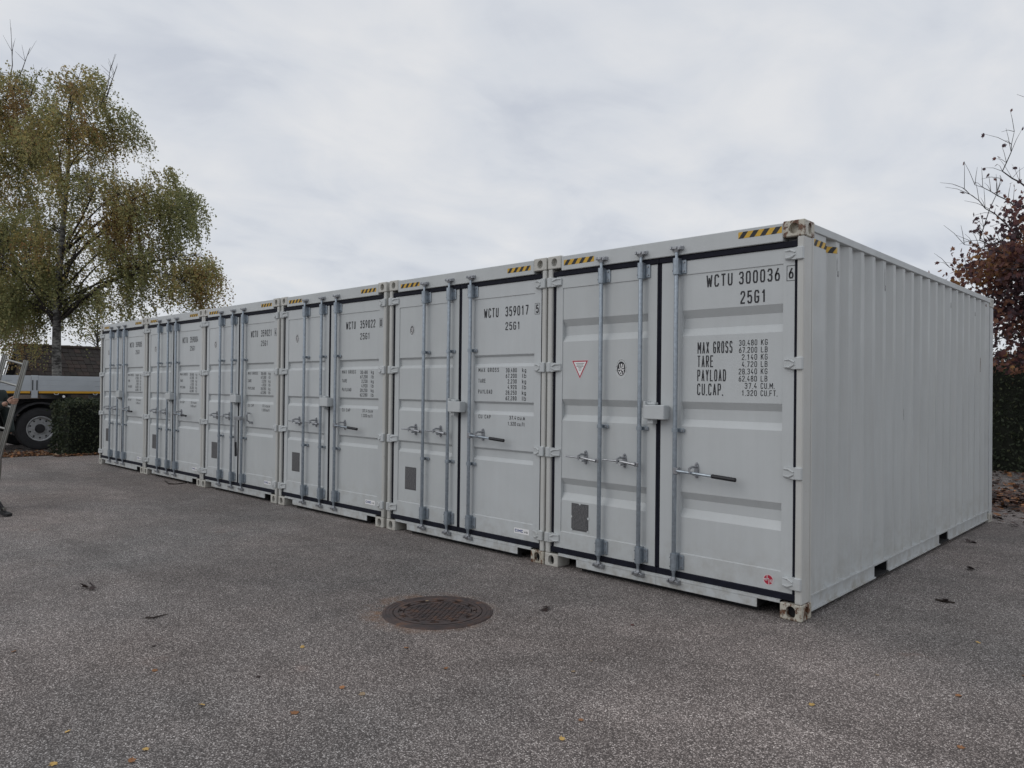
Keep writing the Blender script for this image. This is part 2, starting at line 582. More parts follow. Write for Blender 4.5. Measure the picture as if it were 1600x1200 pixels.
C_ = .22
GL = {
    '0': [_loop((0, .15), (C_, 0), (1 - C_, 0), (1, .15), (1, .85), (1 - C_, 1), (C_, 1), (0, .85))],
    '1': [[(.15, .80), (.55, 1), (.55, 0)]],
    '2': [[(0, .80), (.0, .88), (.22, 1), (.78, 1), (1, .87), (1, .66), (0, .12), (0, 0), (1, 0)]],
    '3': [[(0, .84), (.22, 1), (.78, 1), (1, .87), (1, .66), (.72, .53), (.35, .53)], [(.72, .53), (1, .40), (1, .14), (.78, 0), (.22, 0), (0, .16)]],
    '4': [[(.72, 0), (.72, .42)], [(.55, 1), (0, .30), (1, .30)]],
    '5': [[(.95, 1), (.06, 1), (.0, .52), (.25, .62), (.75, .62), (1, .48), (1, .15), (.78, 0), (.22, 0), (0, .15)]],
    '6': [[(.72, 1), (.05, .50), (0, .35), (0, .15), (.22, 0), (.78, 0), (1, .15), (1, .42), (.78, .57), (.28, .57), (.03, .40)]],
    '7': [[(0, 1), (1, 1), (.35, 0)]],
    '8': [_loop((0, .13), (.22, 0), (.78, 0), (1, .13), (1, .40), (.75, .53), (.25, .53), (0, .40)), [(.25, .53), (.04, .66), (.04, .87), (.25, 1), (.75, 1), (.96, .87), (.96, .66), (.75, .53)]],
    '9': [[(.28, 0), (.95, .50), (1, .65), (1, .85), (.78, 1), (.22, 1), (0, .85), (0, .58), (.22, .43), (.72, .43), (.97, .60)]],
    'W': [[(0, 1), (.22, 0), (.5, .75), (.78, 0), (1, 1)]],
    'C': [[(1, .80), (1, .86), (.78, 1), (.22, 1), (0, .85), (0, .15), (.22, 0), (.78, 0), (1, .14), (1, .20)]],
    'T': [[(0, 1), (1, 1)], [(.5, .95), (.5, 0)]],
    'U': [[(0, 1), (0, .15), (.22, 0), (.78, 0), (1, .15), (1, 1)]],
    'G': [[(1, .80), (1, .86), (.78, 1), (.22, 1), (0, .85), (0, .15), (.22, 0), (.78, 0), (1, .14), (1, .48), (.55, .48)]],
    'M': [[(0, 0), (0, 1), (.5, .35), (1, 1), (1, 0)]],
    'A': [[(0, 0), (.5, 1), (1, 0)], [(.2, .30), (.8, .30)]],
    'X': [[(0, 0), (1, 1)], [(0, 1), (.46, .55)], [(.54, .45), (1, 0)]],
    'R': [[(0, 0), (0, 1), (.78, 1), (1, .87), (1, .62), (.78, .48), (.06, .48)], [(.55, .44), (1, 0)]],
    'O': [_loop((0, .15), (C_, 0), (1 - C_, 0), (1, .15), (1, .85), (1 - C_, 1), (C_, 1), (0, .85))],
    'S': [[(1, .84), (.78, 1), (.22, 1), (0, .86), (0, .64), (.22, .52), (.78, .50), (1, .38), (1, .14), (.78, 0), (.22, 0), (0, .16)]],
    'E': [[(1, 1), (0, 1), (0, 0), (1, 0)], [(.06, .52), (.85, .52)]],
    'P': [[(0, 0), (0, 1), (.78, 1), (1, .87), (1, .60), (.78, .46), (.06, .46)]],
    'Y': [[(0, 1), (.5, .45), (1, 1)], [(.5, .43), (.5, 0)]],
    'L': [[(0, 1), (0, 0), (1, 0)]],
    'D': [_loop((0, 0), (.70, 0), (1, .2), (1, .8), (.70, 1), (0, 1))],
    'K': [[(0, 0), (0, 1)], [(1, 1), (.08, .42)], [(.42, .56), (1, 0)]],
    'B': [_loop((0, 0), (.78, 0), (1, .13), (1, .40), (.78, .52), (.78, .54), (.94, .66), (.94, .87), (.74, 1), (0, 1)), [(.06, .53), (.72, .53)]],
    'F': [[(1, 1), (0, 1), (0, 0)], [(.06, .52), (.85, .52)]],
    'H': [[(0, 0), (0, 1)], [(1, 0), (1, 1)], [(.06, .5), (.94, .5)]],
    'I': [[(.5, 0), (.5, 1)]],
    'k': [[(0, 0), (0, 1)], [(.9, .66), (.08, .28)], [(.42, .38), (1, 0)]],
    'g': [_loop((0, .15), (.2, .02), (.8, .02), (1, .15), (1, .55), (.8, .66), (.2, .66), (0, .55)), [(1, .1), (1, -.12), (.8, -.25), (.15, -.25)]],
    'l': [[(.4, 1), (.4, .1), (.7, 0)]],
    'b': [[(0, 1), (0, 0)], [(.06, .6), (.3, .68), (.8, .68), (1, .55), (1, .13), (.8, 0), (.06, 0)]],
    'c': [[(1, .52), (.8, .68), (.2, .68), (0, .55), (0, .13), (.2, 0), (.8, 0), (1, .15)]],
    'u': [[(0, .68), (0, .13), (.2, 0), (1, 0)], [(1, .04), (1, .68)]],
    'm': [[(0, 0), (0, .68), (.5, .68), (.5, 0)], [(.55, .68), (1, .6), (1, 0)]],
    'f': [[(.9, 1), (.55, 1), (.4, .85), (.4, 0)], [(.05, .64), (.34, .64)], [(.46, .64), (.9, .64)]],
    't': [[(.4, 1), (.4, .12), (.6, 0), (.9, 0)], [(.05, .64), (.34, .64)], [(.46, .64), (.9, .64)]],
    'd': [[(1, 1), (1, 0)], [(.94, .6), (.7, .68), (.2, .68), (0, .55), (0, .13), (.2, 0), (.94, 0)]],
    'h': [[(0, 1), (0, 0)], [(.06, .6), (.3, .68), (.8, .68), (1, .55), (1, -.35)]],
}


def ribbon(b, pts, t, y, m=0):
    """flat mitred band along 2-D polyline (x,z) at depth y; sharp corners are split into strokes"""
    if not (len(pts) > 2 and pts[0] == pts[-1]):
        for i in range(1, len(pts) - 1):
            d1 = Vector((pts[i][0] - pts[i - 1][0], pts[i][1] - pts[i - 1][1]))
            d2 = Vector((pts[i + 1][0] - pts[i][0], pts[i + 1][1] - pts[i][1]))
            if d1.length > 1e-9 and d2.length > 1e-9 and d1.normalized().dot(d2.normalized()) < -.15:
                ribbon(b, pts[:i + 1], t, y, m)
                ribbon(b, pts[i:], t, y - .00017, m)
                return
    closed = len(pts) > 2 and pts[0] == pts[-1]
    q = [Vector((p[0], p[1])) for p in pts]
    if closed: q = q[:-1]
    n = len(q)
    L, R = [], []
    for i in range(n):
        if closed:
            a, c = q[(i - 1) % n], q[(i + 1) % n]
        else:
            a, c = q[max(i - 1, 0)], q[min(i + 1, n - 1)]
        d1 = (q[i] - a)
        d2 = (c - q[i])
        if d1.length < 1e-9: d1 = d2
        if d2.length < 1e-9: d2 = d1
        d1, d2 = d1.normalized(), d2.normalized()
        n1, n2 = Vector((-d1.y, d1.x)), Vector((-d2.y, d2.x))
        mm = n1 + n2
        if mm.length < 1e-6: mm = n1
        mm.normalize()
        s = min(1.0 / max(mm.dot(n1), 0.35), 2.2)
        ext = Vector((0, 0))
        if not closed and i == 0: ext = -d2 * t * .3
        if not closed and i == n - 1: ext = d1 * t * .3
        L.append(q[i] + ext + mm * t / 2 * s)
        R.append(q[i] + ext - mm * t / 2 * s)
    for i in range(n if closed else n - 1):
        j = (i + 1) % n
        b.quad((L[i].x, y, L[i].y), (R[i].x, y, R[i].y), (R[j].x, y, R[j].y), (L[j].x, y, L[j].y), m)


def lettering(b, text, x0, x1, z0, z1, y, t=.14, gap=.42, m=0):
    adv = []
    for ch in text:
        adv.append(1.3 if ch in 'WM' else .62 if ch == ' ' else .18 if ch == '.' else .45 if ch in 'Il' else 1.0)
    tot = sum(adv) + gap * (len(text) - 1)
    u = (x1 - x0) / tot
    h = z1 - z0
    tt = t * h
    x = x0
    kk = 0
    for ch, a in zip(text, adv):
        w = u * a
        if ch == '.':
            b.quad((x + w * .5 - tt * .55, y, z0 - tt * .2), (x + w * .5 + tt * .55, y, z0 - tt * .2), (x + w * .5 + tt * .55, y, z0 + tt * .9), (x + w * .5 - tt * .55, y, z0 + tt * .9), m)
        elif ch != ' ':
            for st in GL[ch]:
                kk += 1
                pts = [(x + tt / 2 + p[0] * (w - tt), z0 + tt / 2 + p[1] * (h - tt)) for p in st]
                ribbon(b, pts, tt, y - 0.0001 * (kk % 4), m)
        x += w + gap * u


# ------------------------------------------------------------------ shipping containers
W, H, L = 2.438, 2.896, 6.058
FRY, PNY = 0.030, 0.037        # door frame plane, door panel plane


def stadium(w, h, n=6):
    r = w / 2
    s = max(h / 2 - r, 0)
    pts = []
    for i in range(n * 2 + 1):
        a = math.pi * i / (n * 2)
        pts.append((r * math.cos(a), s + r * math.sin(a)))
    for i in range(n * 2 + 1):
        a = math.pi + math.pi * i / (n * 2)
        pts.append((r * math.cos(a), -s + r * math.sin(a)))
    out = []
    for p in pts:
        if not out or (abs(p[0] - out[-1][0]) + abs(p[1] - out[-1][1])) > 1e-6: out.append(p)
    return out


def casting(b, right, front, top):
    cw, cd, ch = .162, .178, .118
    xo = 0.0 if right else -W
    xi = -cw if right else -W + cw
    yo = 0.0 if front else L
    yi = cd if front else L - cd
    z0 = H - ch if top else 0.0
    z1 = z0 + ch
    xm, ym, zm = (xo + xi) / 2, (yo + yi) / 2, (z0 + z1) / 2
    ny = -1 if front else 1
    nx = 1 if right else -1
    c = .006
    hole_e = stadium(.070, .078 if top else .088)
    hole_s = stadium(.052, .084)
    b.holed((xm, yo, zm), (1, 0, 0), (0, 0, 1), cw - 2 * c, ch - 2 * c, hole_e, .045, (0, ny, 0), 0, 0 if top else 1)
    b.holed((xo, ym, zm), (0, 1, 0), (0, 0, 1), cd - 2 * c, ch - 2 * c, hole_s, .035, (nx, 0, 0), 0, 0)
    # remaining skin with chamfered edges
    X0, X1 = min(xo, xi), max(xo, xi)
    Y0, Y1 = min(yo, yi), max(yo, yi)
    t = MB()
    t.box(X0, X1, Y0, Y1, z0, z1, 0, c)
    skip = set()
    for i, f_ in enumerate(t.f):
        if len(f_) == 4:
            vs_ = [t.v[q] for q in f_]
            if all(abs(v[1] - yo) < 1e-7 for v in vs_) or all(abs(v[0] - xo) < 1e-7 for v in vs_): skip.add(i)
    base = len(b.v)
    b.v += t.v
    for i, f_ in enumerate(t.f):
        if i in skip: continue
        b.f.append(tuple(base + q for q in f_))
        b.mi.append(0)


def corr_profile(y0, y1, xo, xi):
    pts = [(y0, xo)]
    y = y0 + .2545
    while y + .2785 < y1 - .02:
        pts += [(y, xo), (y + .068, xi), (y + .1385, xi), (y + .2065, xo)]
        y += .2785
    pts.append((y1, xo))
    return pts


def side_wall(b, right):
    xo, xi = (-.014, -.053) if right else (-W + .014, -W + .053)
    pts = corr_profile(.172, L - .172, xo, xi)
    for (ya, xa), (yb, xb) in zip(pts, pts[1:]):
        if yb - ya < 1e-6: continue
        b.quad((xa, ya, .150), (xb, yb, .150), (xb, yb, 2.835), (xa, ya, 2.835))


def side_tape(b, z0, z1, ya, yb):
    """hazard tape laid over the ribs of the long side"""
    pts = corr_profile(.172, L - .172, -.0133, -.0523)
    per, step = .095, .006
    y = ya
    run = 0.0

    def xat(q):
        for (y1, x1), (y2, x2) in zip(pts, pts[1:]):
            if y1 <= q <= y2 and y2 > y1: return x1 + (x2 - x1) * (q - y1) / (y2 - y1)
        return pts[0][1]
    while y < yb:
        y2 = min(y + step, yb)
        dl_ = math.hypot(y2 - y, xat(y2) - xat(y))
        n = 6
        for i in range(n):
            za, zb = z0 + (z1 - z0) * i / n, z0 + (z1 - z0) * (i + 1) / n
            ph = ((run - (za + zb) * .5 * .9 + 2.0) / per) % 1.0
            b.quad((xat(y), y, za), (xat(y2), y2, za), (xat(y2), y2, zb), (xat(y), y, zb), 1 if ph < .5 else 0)
        run += dl_
        y = y2


def back_wall(b):
    yo, yi = L - .01, L - .045
    x = -W + .16
    b.quad((-W + .06, yo, .15), (x, yo, .15), (x, yo, 2.84), (-W + .06, yo, 2.84))
    while x + .28 < -.16:
        for (a, ya), (c, yc) in (((0, yo), (.05, yi)), ((.05, yi), (.14, yi)), ((.14, yi), (.19, yo)), ((.19, yo), (.28, yo))):
            b.quad((x + a, ya, .15), (x + c, yc, .15), (x + c, yc, 2.84), (x + a, ya, 2.84))
        x += .28
    b.quad((x, yo, .15), (-.06, yo, .15), (-.06, yo, 2.84), (x, yo, 2.84))


def roof(b):
    y = .12
    zo, zi = 2.882, 2.864
    while y < L - .14:
        y2 = min(y + .209, L - .1)
        for (a, za), (c, zc) in (((0, zo), (.014, zi)), ((.014, zi), (.104, zi)), ((.104, zi), (.118, zo)), ((.118, zo), (.209, zo))):
            ya, yb = min(y + a, L - .1), min(y + c, L - .1)
            if yb > ya: b.quad((-W + .05, ya, za), (-.05, ya, za), (-.05, yb, zc), (-W + .05, yb, zc))
        y += .209


def bottom_rail(b, right):
    s = 1 if right else -1
    xw = -.022 if right else -W + .022
    segs = [(.178, 1.60), (1.955, 3.64), (4.0, L - .178)]
    for a, c in segs:
        b.box(xw, xw - s * .01, a, c, .050, .153)
        b.box(xw + s * .014, xw - s * .05, a, c, .040, .0495)
    b.box(xw + s * .016, xw - s * .05, .178, L - .178, .1535, .163)
    for a, c in ((1.60, 1.955), (3.64, 4.0)):      # fork pockets, insides coloured black in place of their shade
        b.box(xw, xw - s * .01, a, c, .138, .1532)
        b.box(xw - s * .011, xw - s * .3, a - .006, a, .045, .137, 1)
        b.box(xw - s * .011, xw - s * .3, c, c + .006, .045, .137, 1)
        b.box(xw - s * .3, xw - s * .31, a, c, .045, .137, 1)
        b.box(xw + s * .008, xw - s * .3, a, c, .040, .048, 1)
    b.box(xw - s * .06, xw - s * .07, .178, 1.59, .004, .15, 1)  # added dark plates behind the rail, blacking out the gap below it
    b.box(xw - s * .06, xw - s * .07, 1.962, 3.63, .004, .15, 1)
    b.box(xw - s * .06, xw - s * .07, 4.01, L - .18, .004, .15, 1)


def door_leaf(b, x0, x1, px0, px1, z0, z1, pz0, pz1, ribs, dep):
    """flat frame, recessed panel, pressed horizontal troughs"""
    prof = [(pz0, FRY), (pz0 + .006, PNY)]
    for (a, bb, c, d) in sorted(ribs, key=lambda r: r[3]):   # a>b>c>d heights
        prof += [(d, PNY), (c, PNY + dep), (bb, PNY + dep), (a, PNY)]
    prof += [(pz1 - .006, PNY), (pz1, FRY)]
    for (za, ya), (zb, yb) in zip(prof, prof[1:]):
        b.quad((px0, ya, za), (px1, ya, za), (px1, yb, zb), (px0, yb, zb))
        for px in (px0, px1):
            pts = [(px, FRY, za), (px, ya, za), (px, yb, zb), (px, FRY, zb)]
            b.poly(pts)
    # frame strips (butted) and rim
    b.quad((x0, FRY, z0), (px0, FRY, z0), (px0, FRY, z1), (x0, FRY, z1))
    b.quad((px1, FRY, z0), (x1, FRY, z0), (x1, FRY, z1), (px1, FRY, z1))
    b.quad((px0, FRY, z0), (px1, FRY, z0), (px1, FRY, pz0), (px0, FRY, pz0))
    b.quad((px0, FRY, pz1), (px1, FRY, pz1), (px1, FRY, z1), (px0, FRY, z1))
    yb = FRY + .05
    b.quad((x0, FRY, z0), (x0, FRY, z1), (x0, yb, z1), (x0, yb, z0))
    b.quad((x1, FRY, z0), (x1, FRY, z1), (x1, yb, z1), (x1, yb, z0))
    b.quad((x0, FRY, z0), (x1, FRY, z0), (x1, yb, z0), (x0, yb, z0))
    b.quad((x0, FRY, z1), (x1, FRY, z1), (x1, yb, z1), (x0, yb, z1))
    b.quad((x0, yb + .03, z0), (x1, yb + .03, z0), (x1, yb + .03, z1), (x0, yb + .03, z1))


def gasket(b, x0, x1, z0, z1, gl, gr, seam_right):
    """rubber seal round a leaf; gl, gr: outer extents; x0..x1 leaf"""
    ya, yb = .014, .075
    b.box(gl, x0 - .0005, ya + .014, yb, z0, z1, 0, .004)
    b.box(x1 + .0005, gr, ya + .014, yb, z0, z1, 0, .004)
    b.box(gl, gr, ya + .004, yb, z1 + .0005, z1 + .046, 0, .005)
    b.box(gl, gr, ya + .004, yb, z0 - .052, z0 - .0005, 0, .005)


def hinge(b, right, z):
    """tapered blade with pressed arms and pin barrel"""
    s = 1 if right else -1
    xp = -.018 if right else -W + .018      # pin
    xe = xp - s * .135
    y0 = -.004
    # knuckle block on post
    b.box(xp + s * .013, xp - s * .040, -.016, .024, z - .046, z + .046, 0, .006)
    # blade, thinner and narrower to its end
    n = 5
    for i in range(n):
        t0, t1 = i / n, (i + 1) / n
        xa, xb = xp - s * .040 - s * .097 * t0, xp - s * .040 - s * .097 * t1
        ha, hb = .044 - .012 * t0, .044 - .012 * t1
        ya, yb_ = -.010 + .028 * t0, -.010 + .028 * t1
        top = [(xa, ya, z + ha), (xb, yb_, z + hb)]
        bot = [(xa, ya, z - ha), (xb, yb_, z - hb)]
        b.quad(bot[0], bot[1], top[1], top[0])
        b.quad(top[0], top[1], (xb, .029, z + hb), (xa, .029, z + ha))
        b.quad(bot[0], bot[1], (xb, .029, z - hb), (xa, .029, z - ha))
    b.quad((xe - s * .002, .018, z - .032), (xe - s * .002, .018, z + .032), (xe - s * .002, .029, z + .032), (xe - s * .002, .029, z - .032))
    # two raised arms
    for q in (1, -1):
        b.tube([(xp - s * .048, -.010, z + q * .008), (xp - s * .085, -.001, z + q * .027), (xe + s * .004, .017, z + q * .025)], [.006, .008, .005], 6)


def lock_rod(b, x):
    y = -.018
    b.tube([(x, y, .105), (x, y, .17), (x, y, .19), (x, y, 2.70), (x, y, 2.72), (x, y, 2.815)], [.013, .013, .018, .018, .013, .013], 12)
    for z, q in ((.112, 1), (2.806, -1)):     # forged cam ends
        b.box(x - .034, x + .012, y - .022, y + .006, z - .013, z + .013, 1, .006)
        b.box(x + .010, x + .034, y - .014, y + .012, z - .020, z + .008, 1, .006)
        b.tube([(x, y, z + q * .012), (x, y, z + q * .034)], [.021, .017], 10, 1)


def bracket(b, x, z0, z1):
    y = -.018
    n = 8
    ring = [(x + .027 * math.cos(math.pi + math.pi * i / n), y - .006 + .024 * math.sin(math.pi + math.pi * i / n)) for i in range(n + 1)]
    ring = [(x - .027, .0285)] + ring + [(x + .027, .0285)]
    for (xa, ya), (xb, yb_) in zip(ring, ring[1:]):
        b.quad((xa, ya, z0), (xb, yb_, z0), (xb, yb_, z1), (xa, ya, z1))
    b.poly([(p[0], p[1], z0) for p in ring])
    b.poly([(p[0], p[1], z1) for p in ring])
    b.box(x + .027, x + .068, .014, .0285, z0 + .008, z1 - .012, 0, .004)
    b.box(x - .042, x - .027, .018, .0285, z0 + .02, z1 - .02, 0, .003)
    for zz in (z0 + .030, z1 - .032):
        b.tube([(x + .049, .0145, zz), (x + .049, .006, zz)], .008, 6, 1)
        b.tube([(x - .020, y - .022, zz), (x - .020, y - .016, zz)], .006, 6, 2)


def clamp(b, x, z):
    b.tube([(x, -.018, z - .016), (x, -.018, z + .016)], .026, 12)
    b.box(x - .008, x + .064, .012, .0285, z - .017, z + .015, 0, .004)
    b.tube([(x + .050, .0125, z), (x + .050, .003, z)], .009, 6, 1)


def keeper(b, x, z, s):
    """cam keeper bolted to header or sill"""
    y = -.002
    b.box(x - .052, x + .055, y - .010, y, z - .018 - (.006 if s < 0 else 0), z + .018, 0, .003)
    b.box(x - .052, x - .036, y - .040, y - .0102, z - .010, z + .016, 0, .004)
    b.box(x + .037, x + .055, y - .042, y - .0102, z - .018, z + .010, 0, .004)
    b.tube([(x + .046, y - .042, z), (x + .046, y - .050, z)], .008, 6, 0)


def handle_left(b, xr, x_end, z):
    b.box(xr - .040, xr + .004, -.044, .004, z - .022, z + .014, 1, .005)
    b.tube([(xr - .02, -.046, z - .006), (xr - .075, -.048, z), (xr - .16, -.050, z + .010), (x_end, -.040, z + .012)], [.013, .012, .010, .007], 8, 1)


def catch(b, x, z):
    """oval back plate and hook that holds the handle"""
    pts = [(x + .020 * math.cos(a), z + .064 * math.sin(a)) for a in [2 * math.pi * i / 16 for i in range(16)]]
    b.poly([(p[0], .026, p[1]) for p in pts])
    for i in range(16):
        j = (i + 1) % 16
        b.quad((pts[i][0], .026, pts[i][1]), (pts[j][0], .026, pts[j][1]), (pts[j][0], PNY, pts[j][1]), (pts[i][0], PNY, pts[i][1]))
    b.tube([(x, .028, z + .026), (x - .006, -.030, z + .030), (x - .008, -.068, z + .018), (x - .006, -.070, z - .020)], [.010, .010, .010, .007], 8)
    b.tube([(x, .028, z - .026), (x, -.018, z - .030), (x, -.034, z - .024)], [.010, .010, .008], 8)
    for q in (.048, -.048):
        b.tube([(x, .026, z + q), (x, .016, z + q)], .008, 6)


def handle_right(b, xr, x_mid, z, dz):
    b.box(xr - .004, xr + .046, -.046, .002, z - .028, z + .026, 1, .005)
    b.tube([(xr + .026, -.047, z + .002), (xr + .026, -.054, z + .002)], .011, 8, 1)
    b.tube([(xr + .030, -.040, z), (xr + .18, -.046, z - dz * .35), (x_mid + .01, -.046, z - dz)], [.012, .012, .011], 8)


def grip(b, xa, xb, z, dz):
    b.tube([(xa, -.046, z), (xa + .004, -.046, z), (xb - .004, -.046, z - dz), (xb, -.046, z - dz)], [.012, .0165, .0165, .012], 10)


def lock_box(b, z0, z1, xc=-1.205):
    b.box(xc - .095, xc + .095, -.075, .010, z0, z1, 0, .006)
    b.box(xc - .115, xc - .096, -.058, .0285, z0 + .004, z1 + .030, 0, .004)
    b.box(xc - .112, xc - .02, -.030, .0285, z1 + .001, z1 + .020, 0, .004)
    b.box(xc - .085, xc - .03, -.040, .0285, z0 - .040, z0 - .001, 0, .004)
    b.box(xc + .030, xc + .090, .0105, .0285, z0 + .01, z1 - .01, 0, .003)
    b.tube([(xc + .087, -.0755, z0 + .03), (xc + .087, -.079, z0 + .03)], .005, 6)


def hazard(b, x0, x1, z0, z1, y, n=4, flip=False):
    b.quad((x0, y, z0), (x1, y, z0), (x1, y, z1), (x0, y, z1), 0)
    p = (x1 - x0) / n
    hh = (z1 - z0)
    for i in range(n):
        xa = x0 + p * (i + .02)
        sh = hh * .75
        w = p * .48
        q = [(xa, z0), (xa + w, z0), (xa + w + sh, z1), (xa + sh, z1)]
        q = [(min(max(a, x0), x1), z) for a, z in q]
        b.poly([(a, y - .0006, z) for a, z in q], 1)


def header(b):
    b.box(-W + .163, -.163, .004, .10, 2.752, 2.886, 0, .005)
    b.box(-W + .058, -.058, .10, .16, 2.752, 2.880)


def sill(b):
    b.box(-W + .378, -.340, .004, .012, .044, .1075)
    b.box(-W + .163, -.163, .004, .014, .108, .128, 0, .003)
    b.box(-W + .163, -.163, .004, .09, .1285, .134)
    b.box(-W + .056, -.056, .034, .15, .1345, .137)
    for x in (-W + .372, -.338):
        b.box(x, x + .006 if x < -1 else x - .006, .013, .40, .044, .1075, 1)  # notch side plates, black to stand in for the shade there
    b.box(-1.223, -1.219, .0015, .0038, .048, .126)


def post(b, right, front):
    s = 1 if right else -1
    xo = -.003 if right else -W + .003
    if front:
        b.box(xo, xo - s * .052, .003, .145, .1185, 2.7775, 0, .008)
        b.box(xo - s * .0005, xo - s * .040, .1455, .171, .1185, 2.82)
    else:
        b.box(xo, xo - s * .10, L - .16, L - .003, .1185, 2.7775, 0, .008)


def oval_emblem(b, xc, zc, w, h, y):
    def ell(s, yy, m, n=28):
        b.poly([(xc + w / 2 * s * math.cos(2 * math.pi * i / n), yy, zc + h / 2 * s * math.sin(2 * math.pi * i / n)) for i in range(n)], m)
    ell(1.0, y, 2)
    ell(.70, y - .0006, 0)
    for i in range(26):       # ring of tiny characters on the upper rim
        a = math.pi * (-.12 + 1.24 * i / 25)
        ca, sa = math.cos(a), math.sin(a)
        for r0, r1 in ((.80, .93),):
            da = .018 if i % 3 else .032
            q = []
            for (r, d) in ((r0, -da), (r0, da), (r1, da), (r1, -da)):
                q.append((xc + w / 2 * r * math.cos(a + d), y - .0004, zc + h / 2 * r * math.sin(a + d)))
            b.poly(q, 3)
    for pl in ([(-.32, .42), (-.22, .05), (.02, .05), (.0, .45)], [(.10, .46), (.18, .1), (.42, .12), (.38, .4)], [(-.5, -.06), (.5, -.06)], [(-.42, -.2), (-.25, -.48), (-.08, -.2), (.08, -.5)], [(.14, -.18), (.40, -.18), (.34, -.45)], [(-.18, -.56), (.2, -.56)], [(-.06, .28), (.1, -.02)]):
        ribbon(b, [(xc + p[0] * w / 2, zc + p[1] * h / 2) for p in pl], w * .055, y - .0010, 1)


def triangle_sign(b, x0, x1, zt, zb, y):
    xm = (x0 + x1) / 2
    A, B, C = Vector((x0, zt)), Vector((x1, zt)), Vector((xm, zb))
    ce = (A + B + C) / 3

    def tri(s, yy, m):
        b.poly([(p.x, yy, p.y) for p in (ce + (q - ce) * s for q in (A, B, C))], m)
    tri(1.12, y, 2)
    tri(1.0, y - .0005, 1)
    tri(.80, y - .0010, 3)
    for i, wd in enumerate((.80, .62, .70, .34, .28, .18)):
        zz = zt - (zt - zb) * (.17 + .075 * i)
        ww = (x1 - x0) * .32 * wd
        b.quad((xm - ww, y - .0014, zz - .002), (xm + ww, y - .0014, zz - .002), (xm + ww, y - .0014, zz + .002), (xm - ww, y - .0014, zz + .002), 0)


def data_plate(b, x0, x1, z0, z1, y, notched):
    b.box(x0, x1, y - .003, y + .0004, z0, z1, 0, .001)
    yy = y - .0034
    rnd = random.Random(5)
    zz = z1 - .016
    while zz > z0 + .016:
        x = x0 + .012
        while x < x1 - .022:
            w = rnd.uniform(.010, .035)
            b.quad((x, yy, zz - .0028), (min(x + w, x1 - .01), yy, zz - .0028), (min(x + w, x1 - .01), yy, zz + .0012), (x, yy, zz + .0012), 1)
            x += w + rnd.uniform(.004, .014)
        zz -= .0115
    if notched:
        xm, zm = (x0 + x1) / 2, (z0 + z1) / 2
        for (px, pz) in ((xm, z1), (x0, zm), (x1, zm), (x0 + .003, z0 + .003), (x1 - .003, z0 + .003)):
            b.poly([(px + .012 * math.cos(2 * math.pi * i / 12), y - .0045, pz + .012 * math.sin(2 * math.pi * i / 12)) for i in range(12)], 2)


def round_logo(b, xc, zc, r, y):
    def disc(s, yy, m):
        b.poly([(xc + r * s * math.cos(2 * math.pi * i / 28), yy, zc + r * s * math.sin(2 * math.pi * i / 28)) for i in range(28)], m)
    disc(1.0, y, 0)
    disc(.83, y - .0006, 1)
    t = r * .13
    yy = y - .0012
    for pl in ([(-.22, .83), (-.22, -.12)], [(-.27, -.12), (-.62, -.12), (-.70, -.02), (-.62, .12), (-.27, .12)], [(-.17, .22), (.02, .22), (.12, .10), (.12, -.83)],
               [(.84, .06), (.52, .06), (.38, -.08), (.38, -.24), (.52, -.36), (.84, -.34)], [(.58, -.16), (.84, -.16)], [(-.98, -.02), (-.76, .12), (-.98, .2)]):
        ribbon(b, [(xc + p[0] * r, zc + p[1] * r) for p in pl], t, yy, 0)


def maker_sticker(b, x0, x1, z0, z1, y):
    b.quad((x0, y, z0), (x1, y, z0), (x1, y, z1), (x0, y, z1), 0)
    h_ = z1 - z0
    w = x1 - x0
    lettering(b, "CIMC", x0 + w * .06, x0 + w * .60, z0 + h_ * .25, z1 - h_ * .22, y - .0006, .24, .25, 1)
    lettering(b, "HS", x0 + w * .68, x0 + w * .92, z0 + h_ * .25, z1 - h_ * .40, y - .0006, .2, .4, 2)


def txt_part(parent, name, text, x0, x1, z0, z1, y, t=.125, gap=.42, mat=None):
    part(name, ("txt", text, x0, x1, z0), mat or INK, lambda b: lettering(b, text, x0, x1, z0, z1, y, t, gap), parent)


CONT_X = [0.0, -2.4535, -4.948, -7.440, -9.8865, -12.342]
LABELS = [
    "nearest grey shipping container with its ribbed long side in view, numbered 300036",
    "grey shipping container numbered 359017, second from the near right end of the row",
    "grey shipping container numbered 359022, third from the near right end of the row",
    "grey shipping container numbered 359021, fourth from the right, with one door handle hanging down",
    "grey shipping container second from the far left end of the row, fifth from the right",
    "grey shipping container at the far left end of the row, beside the dark hedge",
]
NUMS = [("300036", "6"), ("359017", "5"), ("359022", "0"), ("359021", "4"), ("359004", None), ("359005", None)]

RIBS_A = [(2.300, 2.236, 2.152, 2.092), (1.562, 1.503, 1.418, 1.362), (.832, .772, .694, .628)]
RIBS_B = [(1.994, 1.972, 1.906, 1.872), (1.520, 1.498, 1.424, 1.388), (1.046, 1.024, .954, .916)]
DZ0, DZ1 = .184, 2.704
DL = (-2.350, -1.2480)
DR = (-1.2030, -.083)
PL = (-2.272, -1.335)
PR = (-1.012, -.168)

